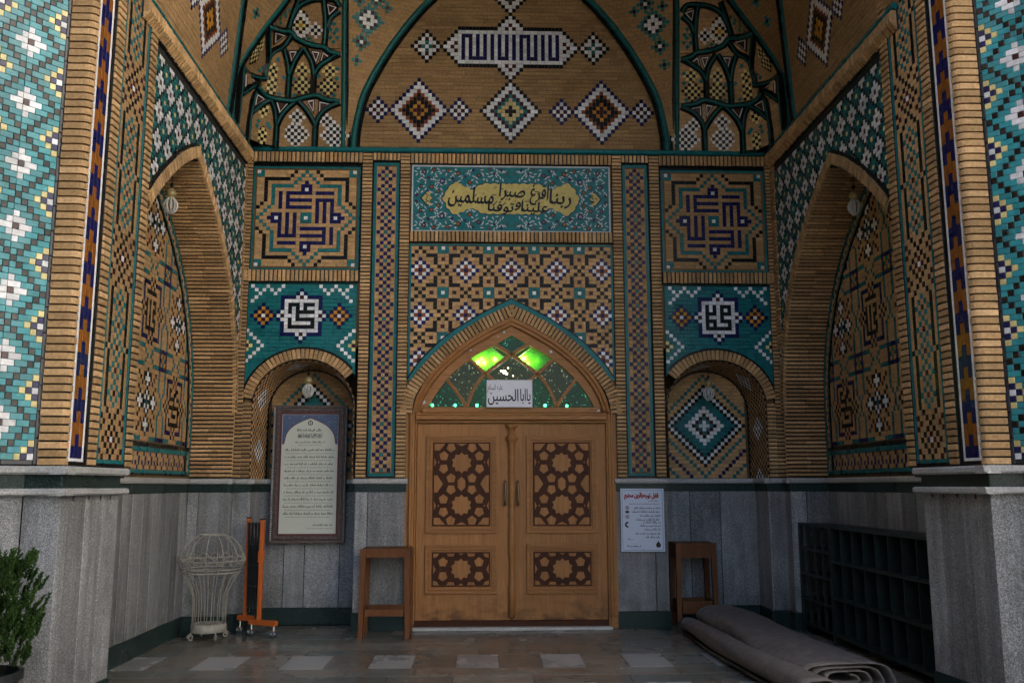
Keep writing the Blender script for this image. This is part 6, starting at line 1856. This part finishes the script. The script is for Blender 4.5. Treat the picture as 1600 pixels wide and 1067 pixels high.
# rolled carpets
def carpet(name, label, p0, p1, w0, w1, h0, h1, turns, rin, seed, phase, lift=0):
    t = thing(name, label, 'carpet', ((p0[0]+p1[0])/2, (p0[1]+p1[1])/2, F), 'rolled carpets on the floor')
    rnd = random.Random(seed); p0 = Vector((*p0, 0)); p1 = Vector((*p1, 0)); ax = (p1-p0).normalized(); sd_ = Vector((ax.y, -ax.x, 0))
    if sd_.x < 0: sd_ = -sd_
    NS, NA = 26, int(turns*30)
    ph = [rnd.uniform(0, 6.28) for _ in range(8)]
    def section(s, th):
        ws = w0+(w1-w0)*s; hs = h0+(h1-h0)*s; out = []
        for i in range(NA+1):
            q = i/NA; a = phase+turns*2*math.pi*q; r = 1-(1-rin)*q-th
            wob = 1+.034*math.sin(3*a+ph[0]+s*5)+.024*math.sin(5*a+ph[1]-s*9)+.03*math.sin(ph[2]+s*11)+.03*math.sin(2*a+ph[4]+s*17)*math.sin(s*23+ph[5])
            c, sn = math.cos(a), math.sin(a)
            ex = .62 if ws/hs > 1.3 else .9
            x = math.copysign(abs(c)**ex, c)*r*ws*wob; z = hs+math.copysign(abs(sn)**.85, sn)*r*hs*wob
            out.append((x, max(.003, z)+lift))
        return out
    mb = MB(); rows_ = []
    for j in range(NS+1):
        s = j/NS; c = p0.lerp(p1, s)+sd_*(.02*math.sin(s*6+ph[3])); sc = 1.0
        if j == 0: sc = .93
        for th in (0, .055):
            sec = section(s, th); rows_.append([c+sd_*(x*sc)+Z*(F+z) for x, z in sec])
    k = NA+1; vs = [p for r_ in rows_ for p in r_]; fs = []; 
    for j in range(NS):
        for i in range(NA):
            a, b_ = 2*j*k+i, 2*(j+1)*k+i
            fs.append((a, a+1, b_+1, b_)); a2, b2 = (2*j+1)*k+i, (2*(j+1)+1)*k+i; fs.append((a2, b2, b2+1, a2+1))
    for j in (0, NS):
        for i in range(NA): a, b_ = 2*j*k+i, (2*j+1)*k+i; fs.append((a, a+1, b_+1, b_))
    mb.faces(vs, fs); o = mb.build('felt_roll', t, M_FELT, smooth=True)
    # closed far end: the fold of the felt seen from outside
    sec = section(0, 0)[:31]; c = p0; ring_ = [c+sd_*(x*.93)+Z*(F+z) for x, z in sec[:-1]]
    cc = sum(ring_, Vector())/len(ring_)-ax*.06; mid_ = [p.lerp(cc, .45)-ax*.045 for p in ring_]; b = MB(); n = len(ring_)
    b.faces(ring_+mid_+[cc], [(i, (i+1) % n, (i+1) % n+n, i+n) for i in range(n)]+[(i+n, (i+1) % n+n, 2*n) for i in range(n)]); b.build('rounded_end', t, M_FELT, smooth=True)
    return t
carpet('rolled_carpet', 'narrow grey brown felt carpet roll lying on the left of the pair', (1.625, -.30), (1.76, -3.3), .105, .135, .082, .10, 2.4, .35, 1, R(200))
carpet('rolled_carpet', 'wide folded grey brown felt carpet lying beside the shoe rack', (1.95, -.18), (2.10, -2.90), .24, .37, .128, .108, 3.3, .22, 2, R(-30))

# potted shrub
sh = thing('potted_shrub', 'dense green conifer shrub in a black pot before the brighter pier', 'plant', (-2.82, -4.25, F))
b = MB(); b.lathe((0, 0, 0), [(.001, .0), (.14, .0), (.185, .40), (.205, .405), (.205, .445), (.185, .445), (.180, .40), (.001, .40)], 24); o = b.build('pot', None, M_POT, smooth=False); o.parent = sh
b = MB()
for k in range(7):
    a = k*.9; b.tube([(.03*math.cos(a), .03*math.sin(a), .38), (.06*math.cos(a), .06*math.sin(a), .55), (.13*math.cos(a), .13*math.sin(a), .78)], [.012, .009, .004], 6)
o = b.build('stem', None, M_STEM); o.parent = sh
b = MB(); rn = random.Random(5)
tips = []
for k in range(620):
    a = rn.uniform(0, 6.283); q = rn.random()**.42; zz = rn.uniform(.47, 1.0)
    rm = .25*math.sin(math.pi*min(1, max(.08, (zz-.34)/.80)))**.65*(1+.16*math.sin(3*a+1)+.1*math.sin(5*a+zz*14))
    tips.append((a, q*rm, zz, q))
for (a, rr, zz, q) in tips:
    c = Vector((rr*math.cos(a), rr*math.sin(a), zz)); up_ = (Vector((math.cos(a)*.45*q, math.sin(a)*.45*q, 1))+Vector((rn.uniform(-.25, .25), rn.uniform(-.25, .25), 0))).normalized()
    base = rn.uniform(.6, 1.25); L = rn.uniform(.06, .11)
    for j in range(24):
        t_ = j/26; ang = j*2.4+rn.random(); d = Vector((math.cos(ang), math.sin(ang), 0)); ll = .034*(1-.55*t_)*rn.uniform(.7, 1.2)
        p = c+up_*(L*(t_-.3)); tip = p+(d*.75+up_*.9).normalized()*ll; sd2 = d.cross(up_).normalized()*.0058
        g_ = base*rn.uniform(.75, 1.3); col = (.042*g_, .085*g_, .018*g_)
        b.face([p-sd2*.6, p+sd2*.6, p.lerp(tip, .55)+sd2, tip, p.lerp(tip, .55)-sd2], col)
o = b.build('foliage', None, M_LEAF, kind='stuff'); o.parent = sh

# ================================================================== ADDED COURTYARD WINGS (outside the frame, they block and bounce light)
def wing(label, x0, x1, face, y0, y1, h, bc, seed):
    t = thing('light_shaping_wing', label, 'building', ((x0+x1)/2, (y0+y1)/2, F), 'unseen wings added to shape the light')
    mb = MB(); mb.box(x0, x1, y0, y1, F, h, bc); xf = x0 if face < 0 else x1
    a, b = sorted((xf, xf+face*.2)); mb.box(a, b, y0, y1, h-.5, h+.1, bc); a, b = sorted((xf, xf+face*.12)); mb.box(a, b, y0, y1, F, 1.3, (.30, .29, .28))
    mb.build('masonry', t, M_BRICK); n = int((y1-y0)/4.2)
    for k in range(n):
        for z0 in ([1.6, 5.6] if h > 8 else [1.6]):
            yc = y0+(k+.5)*(y1-y0)/n; b = MB(); p, q = sorted((xf-face*.01, xf+face*.08)); b.box(p, q, yc-1.1, yc+1.1, z0, z0+2.9, (.02, .16, .15)); p, q = sorted((xf+face*.07, xf+face*.10)); b.box(p, q, yc-.85, yc+.85, z0+.2, z0+2.6, (.02, .02, .02)); b.build('window', t, [M_GLAZE])
wing('unseen brick wing added on the left to block sky light', -18, -6.8, 1, -30, -6.2, 12.0, (.22, .14, .08), 1)
wing('unseen pale wing added on the right to bounce sunlight inside', 8.6, 20, -1, -30, -6.2, 13.0, (.60, .56, .51), 2)

# ================================================================== WEAR
cm = MB(); cz = [(-.012, 3.786), (-.004, 3.72), (-.016, 3.64), (.002, 3.56), (.006, 3.49), (-.006, 3.42), (.010, 3.36), (-.008, 3.30), (-.022, 3.24), (-.012, 3.215)]
cm.tube([(x, -.0055, z) for x, z in cz], [.002, .003, .0035, .003, .004, .0035, .003, .003, .002, .001], 5, (.006, .005, .004)); cm.build('crack', wall, M_MORTAR)
for o_ in COL.objects:
    if o_.name.startswith('niche_wall') and o_.get('label', '').endswith('barrier'): swl = o_
cm = MB(); cm.tube([(-2.775, -.190, 2.98), (-2.772, -.192, 2.85), (-2.779, -.192, 2.72), (-2.776, -.190, 2.62)], [.002, .0035, .003, .001], 5, (.006, .005, .004)); cm.build('crack', swl, M_MORTAR)
M_RUST = flat('rust_stain', (.085, .055, .030), .9, nz=.4)
for o_ in list(COL.objects):
    if o_.name.startswith('portal_pier'):
        sd_ = -1 if o_.location.x < 0 else 1
        for (dx, dz) in ((.10, .0), (.30, .004), (.46, -.002), (.60, .0)):
            x = sd_*(2.712-.04*dx); y = -3.67+dx; b = MB(); q = []
            for i in range(9):
                a = 2*math.pi*i/9; r = .016*random.uniform(.6, 1.25); q.append((x-sd_*.0035, y+r*math.cos(a), 1.278+dz+1.25*r*math.sin(a)))
            b.face(q); b.build('rust_stain', o_, M_RUST)
